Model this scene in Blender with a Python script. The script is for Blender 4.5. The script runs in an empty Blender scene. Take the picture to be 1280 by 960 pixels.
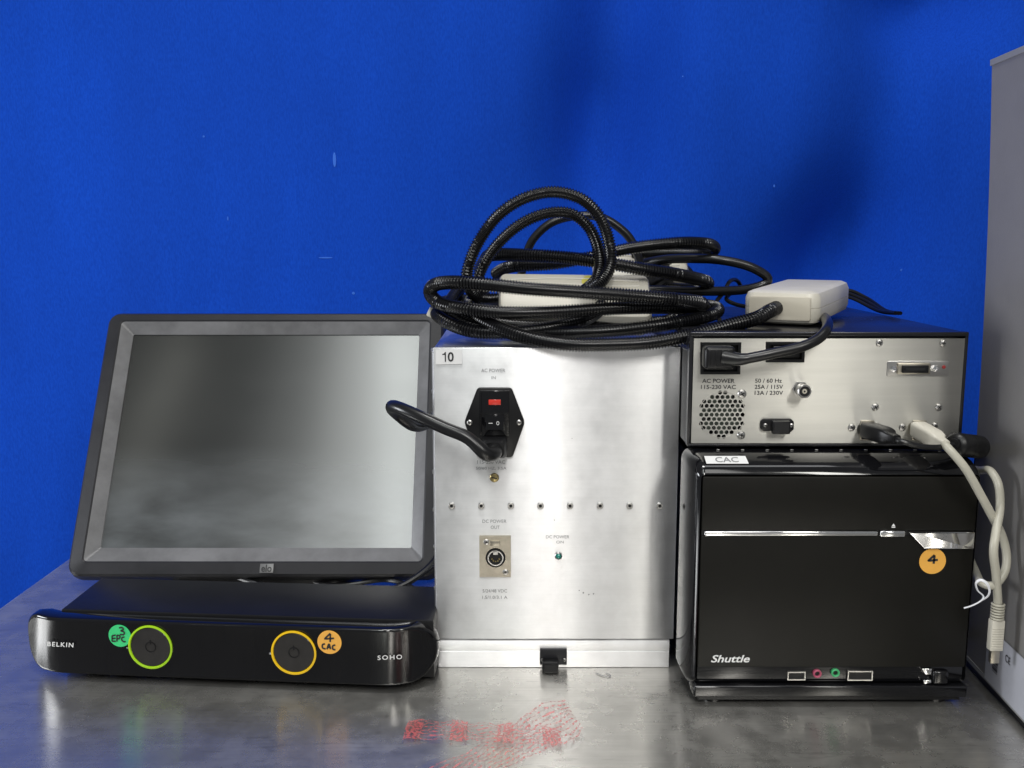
import bpy, bmesh, math, random
from mathutils import Vector, Matrix
R = math.radians
sc = bpy.context.scene
C = sc.collection
random.seed(7)

# ------------------------------------------------------------------ camera
F, TH, DIST, CAMH = 1200.0, R(8.7), 0.72, 0.33884
cam = bpy.data.objects.new('camera', bpy.data.cameras.new('camera'))
C.objects.link(cam)
cam.location = (0, -DIST, CAMH)
cam.rotation_euler = (R(90) - TH, 0, 0)
cam.data.sensor_width = 36
cam.data.lens = F / 1280 * 36
cam.data.clip_start = 0.01
cam.data.clip_end = 50
sc.camera = cam

# ------------------------------------------------------------------ world + lamps
w = bpy.data.worlds.new('World'); sc.world = w; w.use_nodes = True
bg = w.node_tree.nodes['Background']
bg.inputs[0].default_value = (0.93, 0.96, 1.0, 1)
bg.inputs[1].default_value = 0.22
def area(name, loc, target, sx, sy, power, col=(1, 1, 1)):
    l = bpy.data.lights.new(name, 'AREA'); l.shape = 'RECTANGLE'; l.size = sx; l.size_y = sy
    l.energy = power; l.color = col
    o = bpy.data.objects.new(name, l); C.objects.link(o); o.location = loc
    o.rotation_euler = (Vector(target) - Vector(loc)).to_track_quat('-Z', 'Y').to_euler()
    return o
area('ceiling_lamp_main', (0.03, -2.3, 1.75), (0.03, 0.1, 0.15), 0.20, 0.8, 19, (1.0, 0.98, 0.95))
area('ceiling_lamp_screen', (-0.40, -1.55, 2.10), (-0.3, 0.0, 0.15), 0.20, 1.2, 7.6, (0.95, 1.0, 0.97))
area('screen_fade_mid', (-0.61, -1.55, 2.10), (-0.3, 0.0, 0.15), 0.22, 1.15, 2.8, (0.96, 1.0, 0.98))  # dimmer strip, added to fade out the bright reflection in the screen
area('screen_fade_end', (-0.84, -1.55, 2.10), (-0.3, 0.0, 0.15), 0.24, 1.1, 0.6, (0.96, 1.0, 0.98))  # faintest strip, added to soften the end of that reflection
area('fill_box_right', (0.42, -1.6, 2.05), (0.1, 0.0, 0.15), 0.34, 1.0, 5, (1.0, 0.99, 0.96))  # fill added to lift the right part of the silver box
area('ceiling_lamp_right', (1.04, -2.1, 1.75), (0.2, 0.1, 0.2), 0.20, 0.9, 14, (1.0, 0.98, 0.92))
area('fill_overhead', (0.1, -0.35, 2.2), (0.05, 0.1, 0.1), 1.6, 0.30, 6, (0.97, 0.98, 1.0))  # broad fill added to brighten the silver front evenly
area('added_shadow_lamp', (-0.15, -0.25, 1.9), (0.05, 0.1, 0.25), 0.40, 0.12, 8, (1.0, 0.98, 0.95))  # added to give crisp hose and contact shadows
area('window_left', (-1.10, -0.08, 0.27), (-0.4, -0.02, 0.03), 0.34, 0.30, 6.5, (0.92, 0.95, 1.0))
area('ceiling_lamp_far', (-1.34, -1.45, 2.15), (-0.4, 0.2, 0.15), 0.045, 0.60, 0.32, (1.0, 1.0, 0.9))
sc.view_settings.view_transform = 'Standard'
sc.view_settings.look = 'None'
sc.view_settings.exposure = 0
sc.view_settings.gamma = 1

# ------------------------------------------------------------------ measuring
_c, _s = math.cos(TH), math.sin(TH)
CAM = Vector((0, -DIST, CAMH))
def ray(px, py):
    u = (px - 640) / F; v = (480 - py) / F
    return Vector((u, _c + v * _s, -_s + v * _c))
def hit(px, py, P0, n):                    # where a line of sight meets a surface of the place
    d = ray(px, py); P0 = Vector(P0); n = Vector(n)
    return CAM + d * ((P0 - CAM).dot(n) / d.dot(n))
def atY(px, py, y): return hit(px, py, (0, y, 0), (0, 1, 0))
def atZ(px, py, z): return hit(px, py, (0, 0, z), (0, 0, 1))

# ------------------------------------------------------------------ materials
def mat(name, col, rough=0.5, metal=0.0, spec=0.5, coat=0.0, noise=0.0, nscale=40, bump=0.0, bscale=400,
        rvar=0.0, rscale=12, aniso=0.0, tang=None, emit=None, stretch=(1, 1, 1), col2=None, sheen=0, coatr=0.03, trans=0):
    m = bpy.data.materials.new(name); m.use_nodes = True
    nt = m.node_tree; N = nt.nodes; L = nt.links; b = N['Principled BSDF']
    b.inputs['Base Color'].default_value = (*col, 1)
    b.inputs['Roughness'].default_value = rough
    b.inputs['Metallic'].default_value = metal
    b.inputs['Specular IOR Level'].default_value = spec
    b.inputs['Coat Weight'].default_value = coat
    b.inputs['Coat Roughness'].default_value = coatr
    b.inputs['Transmission Weight'].default_value = trans
    if sheen: b.inputs['Sheen Weight'].default_value = sheen
    tc = N.new('ShaderNodeTexCoord'); mp = N.new('ShaderNodeMapping')
    L.new(tc.outputs['Object'], mp.inputs[0]); mp.inputs['Scale'].default_value = stretch
    def nz(scale, det=4, rgh=0.6):
        t = N.new('ShaderNodeTexNoise'); t.inputs['Scale'].default_value = scale
        t.inputs['Detail'].default_value = det; t.inputs['Roughness'].default_value = rgh
        L.new(mp.outputs[0], t.inputs['Vector']); return t
    if noise or col2:
        t = nz(nscale, 6, 0.65)
        mr = N.new('ShaderNodeMapRange'); mr.inputs[1].default_value = 0.35; mr.inputs[2].default_value = 0.65
        L.new(t.outputs[0], mr.inputs[0])
        mx = N.new('ShaderNodeMix'); mx.data_type = 'RGBA'
        a = col2 if col2 else tuple(c * (1 - noise) for c in col)
        mx.inputs[6].default_value = (*a, 1); mx.inputs[7].default_value = (*col, 1)
        L.new(mr.outputs[0], mx.inputs[0]); L.new(mx.outputs[2], b.inputs['Base Color'])
    if rvar:
        t = nz(rscale, 5, 0.6)
        mr = N.new('ShaderNodeMapRange'); mr.inputs[1].default_value = 0.3; mr.inputs[2].default_value = 0.7
        mr.inputs[3].default_value = max(0.02, rough - rvar); mr.inputs[4].default_value = rough + rvar
        L.new(t.outputs[0], mr.inputs[0]); L.new(mr.outputs[0], b.inputs['Roughness'])
    if bump:
        t = nz(bscale, 3, 0.6)
        bp = N.new('ShaderNodeBump'); bp.inputs['Strength'].default_value = bump; bp.inputs['Distance'].default_value = 0.001
        L.new(t.outputs[0], bp.inputs['Height']); L.new(bp.outputs[0], b.inputs['Normal'])
    if aniso:
        b.inputs['Anisotropic'].default_value = aniso
        cv = N.new('ShaderNodeCombineXYZ')
        for i in range(3): cv.inputs[i].default_value = tang[i]
        L.new(cv.outputs[0], b.inputs['Tangent'])
    if emit:
        b.inputs['Emission Color'].default_value = (*emit[0], 1); b.inputs['Emission Strength'].default_value = emit[1]
    return m
M = {}
def metal_mat(name, base, metal, rough, aniso, tang, grain, gsc, mott, msc, rv, scr=0.0, bs=0.05, gr=0.03):
    # worn sheet metal: directional grain, cloudy handling marks, a few scratches
    m = bpy.data.materials.new(name); m.use_nodes = True
    nt = m.node_tree; N = nt.nodes; L = nt.links; b = N['Principled BSDF']
    tc = N.new('ShaderNodeTexCoord')
    def nz(sc3, scale, det, rg=0.6, dist=0.0):
        mp = N.new('ShaderNodeMapping'); mp.inputs['Scale'].default_value = sc3; L.new(tc.outputs['Object'], mp.inputs[0])
        t = N.new('ShaderNodeTexNoise'); t.inputs['Scale'].default_value = scale; t.inputs['Detail'].default_value = det
        t.inputs['Roughness'].default_value = rg; t.inputs['Distortion'].default_value = dist; L.new(mp.outputs[0], t.inputs['Vector']); return t.outputs[0]
    def rng(v, a, b_, c, d):
        r = N.new('ShaderNodeMapRange'); L.new(v, r.inputs[0])
        for k, q in zip((1, 2, 3, 4), (a, b_, c, d)): r.inputs[k].default_value = q
        return r.outputs[0]
    def mul(a, c):
        n = N.new('ShaderNodeMath'); n.operation = 'MULTIPLY'; L.new(a, n.inputs[0])
        if isinstance(c, float): n.inputs[1].default_value = c
        else: L.new(c, n.inputs[1])
        return n.outputs[0]
    g = nz(grain, gsc, 4, 0.7); mo = nz((1, 1, 1), msc, 7, 0.62, 0.4); m2 = nz((1, 1, 1), msc * 4.3, 5, 0.6, 0.2)
    v = mul(mul(rng(g, 0.3, 0.7, 1 - gr, 1 + gr * .6), rng(mo, 0.35, 0.65, 1 - mott, 1.0)), rng(m2, 0.38, 0.6, 1 - mott * 0.6, 1.0))
    sh = nz((0.6, 2.5, 2.5), 55, 2, 0.4, 1.2)
    if scr: v = mul(v, rng(sh, 0.66, 0.69, 1.0, 1 - scr))
    hs = N.new('ShaderNodeHueSaturation'); hs.inputs['Color'].default_value = (*base, 1); L.new(v, hs.inputs['Value'])
    L.new(hs.outputs[0], b.inputs['Base Color'])
    b.inputs['Metallic'].default_value = metal; b.inputs['Anisotropic'].default_value = aniso
    cv = N.new('ShaderNodeCombineXYZ')
    for k in range(3): cv.inputs[k].default_value = tang[k]
    L.new(cv.outputs[0], b.inputs['Tangent'])
    ad = N.new('ShaderNodeMath'); ad.operation = 'ADD'; L.new(rng(mo, 0.3, 0.7, rough - rv, rough + rv), ad.inputs[0]); L.new(rng(m2, 0.3, 0.7, -rv * 0.6, rv * 0.6), ad.inputs[1])
    L.new(ad.outputs[0], b.inputs['Roughness'])
    bp = N.new('ShaderNodeBump'); bp.inputs['Strength'].default_value = bs; bp.inputs['Distance'].default_value = 0.0008
    ah = N.new('ShaderNodeMath'); ah.operation = 'MULTIPLY_ADD'; ah.inputs[1].default_value = 2.0; L.new(m2, ah.inputs[0]); L.new(g, ah.inputs[2])
    L.new(ah.outputs[0], bp.inputs['Height']); L.new(bp.outputs[0], b.inputs['Normal'])
    return m
M['alu'] = metal_mat('brushed_aluminium', (0.78, 0.78, 0.785), 0.85, 0.42, 0.94, (0, 0, 1), (0.03, 1, 1), 420, 0.09, 16, 0.06)
M['aluside'] = mat('aluminium_side', (0.75, 0.76, 0.78), 0.4, 1, noise=0.1, nscale=30)
M['steel'] = mat('brushed_rear_plate', (0.60, 0.59, 0.55), 0.36, 1, aniso=0.96, tang=(0, 0, 1), rvar=0.03, rscale=8,
                 noise=0.10, nscale=60, bump=0.05, bscale=300, stretch=(0.05, 1, 1.5))
M['bench'] = metal_mat('stainless_bench', (0.60, 0.585, 0.55), 0.88, 0.27, 0.80, (0, 1, 0), (0.02, 1, 1), 380, 0.12, 13, 0.05, scr=0.14, bs=0.025, gr=0.10)
M['screw'] = mat('screw_steel', (0.55, 0.54, 0.52), 0.28, 1)
M['dark'] = mat('recess_black', (0.006, 0.006, 0.007), 0.6)
M['brass'] = mat('aged_brass', (0.42, 0.34, 0.16), 0.35, 1, noise=0.4, nscale=300)
M['chrome'] = mat('chrome', (0.85, 0.85, 0.85), 0.09, 1, bump=0.12, bscale=45)
M['nickel'] = mat('satin_nickel', (0.50, 0.46, 0.38), 0.35, 1, noise=0.15, nscale=200)
M['gloss'] = mat('piano_black', (0.005, 0.005, 0.006), 0.08, spec=0.5, coat=0.0, rvar=0.04, rscale=25)
M['kvm'] = mat('kvm_gloss_black', (0.004, 0.004, 0.005), 0.07, spec=0.5, rvar=0.03, rscale=25)
M['kvmtop'] = mat('kvm_top_black', (0.007, 0.007, 0.008), 0.40, spec=0.3, noise=0.3, nscale=30, bump=0.05, bscale=900)
M['door'] = mat('satin_black_door', (0.007, 0.0065, 0.005), 0.42, spec=0.22, noise=0.15, nscale=60, bump=0.03, bscale=1500, rvar=0.05, rscale=10)
M['case'] = mat('black_case', (0.012, 0.012, 0.014), 0.22, rvar=0.08, rscale=12, bump=0.05, bscale=900)
M['plastic'] = mat('black_plastic', (0.008, 0.008, 0.009), 0.35, spec=0.35, noise=0.3, nscale=80)
M['rubber'] = mat('cable_rubber', (0.007, 0.007, 0.008), 0.28, noise=0.3, nscale=100)
M['hose'] = mat('corrugated_plastic', (0.004, 0.004, 0.005), 0.24, spec=0.5)
M['bezel'] = mat('charcoal_bezel', (0.019, 0.019, 0.022), 0.42, spec=0.3, noise=0.22, nscale=30, bump=0.12, bscale=1400, rvar=0.08, rscale=15)
M['bezelin'] = mat('charcoal_inner_bezel', (0.16, 0.16, 0.165), 0.33, noise=0.35, nscale=25, bump=0.1, bscale=1400)
M['beige'] = mat('ivory_plastic', (0.62, 0.59, 0.51), 0.38, noise=0.06, nscale=50, bump=0.05, bscale=1200)
M['beige2'] = mat('ivory_end_plate', (0.56, 0.52, 0.43), 0.4, noise=0.05, nscale=50)
M['cord'] = mat('ivory_cable', (0.50, 0.48, 0.40), 0.38, noise=0.12, nscale=60)
M['white'] = mat('paper_white', (0.78, 0.78, 0.78), 0.55, noise=0.05, nscale=50)
M['tie'] = mat('white_tie', (0.75, 0.76, 0.80), 0.35)
M['cab'] = mat('grey_cabinet_paint', (0.265, 0.255, 0.245), 0.42, noise=0.10, nscale=14, bump=0.15, bscale=900, rvar=0.06, rscale=5)
M['cabedge'] = mat('grey_cabinet_edge', (0.3, 0.3, 0.3), 0.35)
M['ink'] = mat('black_ink', (0.02, 0.02, 0.022), 0.5)
M['greyink'] = mat('grey_silkscreen', (0.22, 0.22, 0.23), 0.5)
M['print'] = mat('white_print', (0.80, 0.80, 0.80), 0.5)
M['green'] = mat('green_sticker', (0.04, 0.60, 0.20), 0.5, noise=0.08, nscale=80)
M['amber'] = mat('amber_sticker', (0.85, 0.43, 0.07), 0.5, noise=0.08, nscale=80)
M['ringg'] = mat('lime_ring', (0.35, 0.62, 0.01), 0.35)
M['ringy'] = mat('yellow_ring', (0.80, 0.50, 0.005), 0.35)
M['dial'] = mat('dark_dial', (0.022, 0.020, 0.019), 0.42, noise=0.35, nscale=90)
M['red'] = mat('red_window', (0.65, 0.035, 0.02), 0.3, coat=0.5)
M['led'] = mat('green_lens', (0.01, 0.22, 0.17), 0.15, coat=1)
M['redled'] = mat('red_lens', (0.28, 0.03, 0.03), 0.3)
M['pink'] = mat('pink_jack', (0.42, 0.08, 0.14), 0.4)
M['gjack'] = mat('green_jack', (0.06, 0.42, 0.16), 0.4)
M['yel'] = mat('yellow_sticker', (0.62, 0.55, 0.10), 0.5)
M['logo'] = mat('logo_grey', (0.13, 0.13, 0.13), 0.4, 0.3)
M['fan'] = mat('fan_plastic', (0.10, 0.12, 0.10), 0.5)
M['cabside'] = mat('silver_case_side', (0.42, 0.43, 0.46), 0.45, 0.9, noise=0.15, nscale=20)
M['label'] = mat('cabinet_label_paper', (0.55, 0.56, 0.62), 0.4, noise=0.1, nscale=30)

# screen: matt glass with wiped dust
def screen_mat():
    m = mat('touch_screen_glass', (0.012, 0.013, 0.012), 0.20, spec=1.0)
    nt = m.node_tree; N = nt.nodes; L = nt.links; b = N['Principled BSDF']
    tc = N.new('ShaderNodeTexCoord'); mp = N.new('ShaderNodeMapping'); mp.inputs['Scale'].default_value = (11, 20, 30)
    L.new(tc.outputs['Object'], mp.inputs[0])
    t = N.new('ShaderNodeTexNoise'); t.inputs['Scale'].default_value = 1.0; t.inputs['Detail'].default_value = 5
    t.inputs['Roughness'].default_value = 0.5; t.inputs['Distortion'].default_value = 0.25
    L.new(mp.outputs[0], t.inputs['Vector'])
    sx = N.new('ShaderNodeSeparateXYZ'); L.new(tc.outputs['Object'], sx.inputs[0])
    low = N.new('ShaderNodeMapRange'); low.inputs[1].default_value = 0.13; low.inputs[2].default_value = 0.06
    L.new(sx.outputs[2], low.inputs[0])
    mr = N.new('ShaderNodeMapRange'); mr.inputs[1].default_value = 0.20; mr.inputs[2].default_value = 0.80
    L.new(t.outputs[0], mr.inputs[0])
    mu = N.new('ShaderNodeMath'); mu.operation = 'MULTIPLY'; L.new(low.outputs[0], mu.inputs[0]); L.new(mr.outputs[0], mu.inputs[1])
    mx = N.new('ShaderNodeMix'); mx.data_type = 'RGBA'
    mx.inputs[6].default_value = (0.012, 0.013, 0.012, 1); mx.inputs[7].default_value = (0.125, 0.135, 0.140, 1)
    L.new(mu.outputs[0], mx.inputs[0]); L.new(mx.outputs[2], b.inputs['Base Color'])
    r = N.new('ShaderNodeMapRange'); r.inputs[3].default_value = 0.145; r.inputs[4].default_value = 0.175
    L.new(t.outputs[0], r.inputs[0]); L.new(r.outputs[0], b.inputs['Roughness'])
    return m
M['screen'] = screen_mat()

def curtain_mat():
    m = mat('blue_cloth', (0.004, 0.075, 0.62), 0.85, spec=0.15, sheen=0)
    nt = m.node_tree; N = nt.nodes; L = nt.links; b = N['Principled BSDF']
    tc = N.new('ShaderNodeTexCoord')
    mp = N.new('ShaderNodeMapping'); mp.inputs['Scale'].default_value = (1, 1, 0.35); L.new(tc.outputs['Object'], mp.inputs[0])
    t = N.new('ShaderNodeTexNoise'); t.inputs['Scale'].default_value = 520; t.inputs['Detail'].default_value = 2; L.new(mp.outputs[0], t.inputs['Vector'])
    t2 = N.new('ShaderNodeTexNoise'); t2.inputs['Scale'].default_value = 9; t2.inputs['Detail'].default_value = 5; L.new(mp.outputs[0], t2.inputs['Vector'])
    wv = N.new('ShaderNodeTexWave'); wv.bands_direction = 'X'; wv.inputs['Scale'].default_value = 260; L.new(tc.outputs['Object'], wv.inputs['Vector'])
    wz = N.new('ShaderNodeTexWave'); wz.bands_direction = 'Z'; wz.inputs['Scale'].default_value = 260; L.new(tc.outputs['Object'], wz.inputs['Vector'])
    ad = N.new('ShaderNodeMath'); ad.operation = 'ADD'; L.new(wv.outputs[1], ad.inputs[0]); L.new(wz.outputs[1], ad.inputs[1])
    ad2 = N.new('ShaderNodeMath'); ad2.operation = 'MULTIPLY_ADD'; ad2.inputs[1].default_value = 1.6
    L.new(t.outputs[0], ad2.inputs[0]); L.new(ad.outputs[0], ad2.inputs[2])
    bp = N.new('ShaderNodeBump'); bp.inputs['Strength'].default_value = 0.35; bp.inputs['Distance'].default_value = 0.001
    L.new(ad2.outputs[0], bp.inputs['Height']); L.new(bp.outputs[0], b.inputs['Normal'])
    mr = N.new('ShaderNodeMapRange'); mr.inputs[1].default_value = 0.3; mr.inputs[2].default_value = 0.7
    mr.inputs[3].default_value = 0.0; mr.inputs[4].default_value = 1.0; L.new(t.outputs[0], mr.inputs[0])
    mx = N.new('ShaderNodeMix'); mx.data_type = 'RGBA'; mx.inputs[6].default_value = (0.0014, 0.047, 0.40, 1); mx.inputs[7].default_value = (0.0028, 0.061, 0.49, 1)
    L.new(mr.outputs[0], mx.inputs[0])
    mr2 = N.new('ShaderNodeMapRange'); mr2.inputs[1].default_value = 0.3; mr2.inputs[2].default_value = 0.7; mr2.inputs[3].default_value = 0.88; mr2.inputs[4].default_value = 1.05
    L.new(t2.outputs[0], mr2.inputs[0])
    hs = N.new('ShaderNodeHueSaturation'); L.new(mx.outputs[2], hs.inputs['Color']); L.new(mr2.outputs[0], hs.inputs['Value'])
    L.new(hs.outputs[0], b.inputs['Base Color'])
    return m
M['cloth'] = curtain_mat()

def film_mat(nl=9.0, nb=1.0, amt=1.5):                            # clear film with red print, by uv
    m = bpy.data.materials.new('red_printed_film'); m.use_nodes = True
    nt = m.node_tree; N = nt.nodes; L = nt.links; b = N['Principled BSDF']; out = N['Material Output']
    b.inputs['Base Color'].default_value = (0.62, 0.13, 0.13, 1); b.inputs['Roughness'].default_value = 0.25
    tc = N.new('ShaderNodeTexCoord'); sx = N.new('ShaderNodeSeparateXYZ'); L.new(tc.outputs['UV'], sx.inputs[0])
    nzb = N.new('ShaderNodeTexNoise'); nzb.inputs['Scale'].default_value = 9; nzb.inputs['Detail'].default_value = 3; L.new(tc.outputs['UV'], nzb.inputs['Vector'])
    def mth(op, a, bb=None, c=None):
        n = N.new('ShaderNodeMath'); n.operation = op
        for i, v in enumerate((a, bb, c)):
            if v is None: continue
            if isinstance(v, (int, float)): n.inputs[i].default_value = v
            else: L.new(v, n.inputs[i])
        return n.outputs[0]
    lines = mth('GREATER_THAN', mth('FRACT', mth('MULTIPLY_ADD', sx.outputs[1], nl, mth('MULTIPLY', nzb.outputs[0], 0.8))), 0.66)
    blk = mth('LESS_THAN', mth('FRACT', mth('MULTIPLY', sx.outputs[0], nb)), 0.36 if nb else -1)
    inn = mth('MULTIPLY', mth('GREATER_THAN', sx.outputs[1], 0.12), mth('LESS_THAN', sx.outputs[1], 0.90))
    msk = mth('MULTIPLY', mth('MAXIMUM', lines, blk), inn)
    nz = N.new('ShaderNodeTexNoise'); nz.inputs['Scale'].default_value = 14; nz.inputs['Detail'].default_value = 6; L.new(tc.outputs['UV'], nz.inputs['Vector'])
    wear = mth('MINIMUM', mth('MAXIMUM', mth('MULTIPLY', mth('SUBTRACT', nz.outputs[0], 0.40), amt * 3.0), 0.04), 0.62)
    msk = mth('MULTIPLY', msk, wear)
    tr = N.new('ShaderNodeBsdfTransparent'); gl = N.new('ShaderNodeBsdfGlossy'); gl.inputs['Roughness'].default_value = 0.2
    mx0 = N.new('ShaderNodeMixShader'); mx0.inputs[0].default_value = 0.10; L.new(tr.outputs[0], mx0.inputs[1]); L.new(gl.outputs[0], mx0.inputs[2])
    mx = N.new('ShaderNodeMixShader'); L.new(msk, mx.inputs[0]); L.new(mx0.outputs[0], mx.inputs[1]); L.new(b.outputs[0], mx.inputs[2])
    L.new(mx.outputs[0], out.inputs[0])
    return m
M['film'] = film_mat()
M['film2'] = film_mat(11.0, 0.0, 1.35)

# ------------------------------------------------------------------ object helpers
def thing(name, label, cat, loc=(0, 0, 0), rz=0, group=None):
    o = bpy.data.objects.new(name, None); C.objects.link(o); o.empty_display_size = 0.02
    o.location = loc; o.rotation_euler = (0, 0, rz); o['label'] = label; o['category'] = cat
    if group: o['group'] = group
    return o
def world_of(o):
    if o is None: return Matrix.Identity(4)
    m = Matrix.Translation(o.location) @ o.rotation_euler.to_matrix().to_4x4()
    return world_of(o.parent) @ m
class MB:
    def __init__(s): s.bm = bmesh.new(); s.uv = None
    def _merge(s, t, Mx=None, mi=0):
        if Mx is not None: bmesh.ops.transform(t, matrix=Mx, verts=t.verts)
        mp = {v: s.bm.verts.new(v.co) for v in t.verts}
        for f in t.faces:
            try: nf = s.bm.faces.new([mp[v] for v in f.verts]); nf.material_index = mi
            except ValueError: pass
        t.free()
    def box(s, x0, x1, y0, y1, z0, z1, bev=0, seg=2, mi=0, Mx=None):
        t = bmesh.new(); bmesh.ops.create_cube(t, size=1)
        bmesh.ops.transform(t, matrix=Matrix.Translation(((x0 + x1) / 2, (y0 + y1) / 2, (z0 + z1) / 2)) @ Matrix.Diagonal((abs(x1 - x0), abs(y1 - y0), abs(z1 - z0), 1)), verts=t.verts)
        if bev: bmesh.ops.bevel(t, geom=t.edges[:], offset=bev, segments=seg, affect='EDGES', profile=0.5)
        s._merge(t, Mx, mi); return s
    def prism(s, pts, y0, y1, bev=0, mi=0, Mx=None, plane='XZ', seg=2):   # outline extruded from y0 (front) to y1
        t = bmesh.new()
        f = [t.verts.new((p[0], y0, p[1]) if plane == 'XZ' else (p[0], p[1], y0)) for p in pts]
        face = t.faces.new(f)
        r = bmesh.ops.extrude_face_region(t, geom=[face])
        d = Vector((0, y1 - y0, 0)) if plane == 'XZ' else Vector((0, 0, y1 - y0))
        bmesh.ops.translate(t, vec=d, verts=[v for v in r['geom'] if isinstance(v, bmesh.types.BMVert)])
        if bev:
            k = 1 if plane == 'XZ' else 2
            fe = [e for e in t.edges if all(abs(v.co[k] - y0) < 1e-7 for v in e.verts)]
            bmesh.ops.bevel(t, geom=fe, offset=bev, segments=seg, affect='EDGES', profile=0.5)
        bmesh.ops.recalc_face_normals(t, faces=t.faces)
        s._merge(t, Mx, mi); return s
    def lathe(s, prof, c=(0, 0, 0), n=24, axis='-Y', mi=0, Mx=None):      # prof: (radius, height along axis)
        t = bmesh.new(); rings = []
        for r, h in prof:
            if r < 1e-7: rings.append([t.verts.new((0, 0, h))]); continue
            rings.append([t.verts.new((r * math.cos(2 * math.pi * k / n), r * math.sin(2 * math.pi * k / n), h)) for k in range(n)])
        for a, b in zip(rings, rings[1:]):
            for k in range(n):
                k2 = (k + 1) % n
                if len(a) == 1 and len(b) == 1: continue
                if len(a) == 1: t.faces.new((a[0], b[k], b[k2]))
                elif len(b) == 1: t.faces.new((a[k], a[k2], b[0]))
                else: t.faces.new((a[k], a[k2], b[k2], b[k]))
        rot = {'-Y': Matrix.Rotation(R(90), 4, 'X'), 'Z': Matrix.Identity(4), '-X': Matrix.Rotation(R(-90), 4, 'Y'), 'X': Matrix.Rotation(R(90), 4, 'Y')}[axis]
        mm = Matrix.Translation(c) @ rot
        if Mx is not None: mm = Mx @ mm
        s._merge(t, mm, mi); return s
    def tube(s, pts, r, n=10, rf=None, mi=0, caps=True, flat=1.0, Mx=None):   # rf(i, t) -> radius
        t = bmesh.new(); pts = [Vector(p) for p in pts]; m = len(pts)
        T = [(pts[min(i + 1, m - 1)] - pts[max(i - 1, 0)]).normalized() for i in range(m)]
        up = Vector((0, 0, 1)) if abs(T[0].z) < 0.9 else Vector((0, 1, 0))
        u = (up - T[0] * up.dot(T[0])).normalized(); prev = None; rings = []
        for i in range(m):
            u = (u - T[i] * u.dot(T[i])).normalized(); v = T[i].cross(u)
            rr = rf(i, i / (m - 1)) if rf else r
            rings.append([t.verts.new(pts[i] + (u * math.cos(2 * math.pi * k / n) * flat + v * math.sin(2 * math.pi * k / n)) * rr) for k in range(n)])
        for a, b in zip(rings, rings[1:]):
            for k in range(n): t.faces.new((a[k], a[(k + 1) % n], b[(k + 1) % n], b[k]))
        if caps: t.faces.new(rings[0][::-1]); t.faces.new(rings[-1])
        s._merge(t, Mx, mi); return s
    def build(s, name, mats, parent=None, label=None, world=False, smooth=35, Mx=None):
        if Mx is not None: bmesh.ops.transform(s.bm, matrix=Mx, verts=s.bm.verts)
        if world and parent is not None: bmesh.ops.transform(s.bm, matrix=world_of(parent).inverted(), verts=s.bm.verts)
        bmesh.ops.recalc_face_normals(s.bm, faces=s.bm.faces)
        me = bpy.data.meshes.new(name); s.bm.to_mesh(me); s.bm.free()
        for mm in (mats if isinstance(mats, (list, tuple)) else [mats]): me.materials.append(mm)
        for p in me.polygons: p.use_smooth = True
        me.set_sharp_from_angle(angle=R(smooth))
        o = bpy.data.objects.new(name, me); C.objects.link(o); o.parent = parent
        if label: o['label'] = label
        return o
def spline(P, step=0.002, closed=False):                     # Catmull-Rom, evenly spaced points
    P = [Vector(p) for p in P]; n = len(P); out = []
    rng = range(n) if closed else range(n - 1)
    for i in rng:
        if closed: p0, p1, p2, p3 = P[(i - 1) % n], P[i], P[(i + 1) % n], P[(i + 2) % n]
        else: p0, p1, p2, p3 = P[max(i - 1, 0)], P[i], P[i + 1], P[min(i + 2, n - 1)]
        for k in range(24):
            t = k / 24
            out.append(0.5 * ((2 * p1) + (p2 - p0) * t + (2 * p0 - 5 * p1 + 4 * p2 - p3) * t * t + (3 * p1 - p0 - 3 * p2 + p3) * t ** 3))
    out.append(P[0].copy() if closed else P[-1].copy())
    res = [out[0]]; acc = 0.0
    for a, b in zip(out, out[1:]):
        d = (b - a).length
        if d < 1e-9: continue
        while acc + d >= step:
            q = (step - acc) / d; a = a + (b - a) * q; res.append(a.copy()); d = (b - a).length; acc = 0
            if d < 1e-9: break
        acc += d
    return res
def rrect(x0, x1, z0, z1, r, n=6):
    o = []
    for cx, cz, a0 in ((x1 - r, z1 - r, 0), (x0 + r, z1 - r, 90), (x0 + r, z0 + r, 180), (x1 - r, z0 + r, 270)):
        for k in range(n + 1):
            a = R(a0 + 90 * k / n); o.append((cx + r * math.cos(a), cz + r * math.sin(a)))
    return o
def loft(loops, cap0=True, cap1=True, mb=None):
    mb = mb or MB(); t = bmesh.new(); V = [[t.verts.new(p) for p in l] for l in loops]; n = len(V[0])
    for a, b in zip(V, V[1:]):
        for k in range(n): t.faces.new((a[k], a[(k + 1) % n], b[(k + 1) % n], b[k]))
    if cap0: t.faces.new(V[0])
    if cap1: t.faces.new(V[-1][::-1])
    mb._merge(t); return mb

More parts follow.
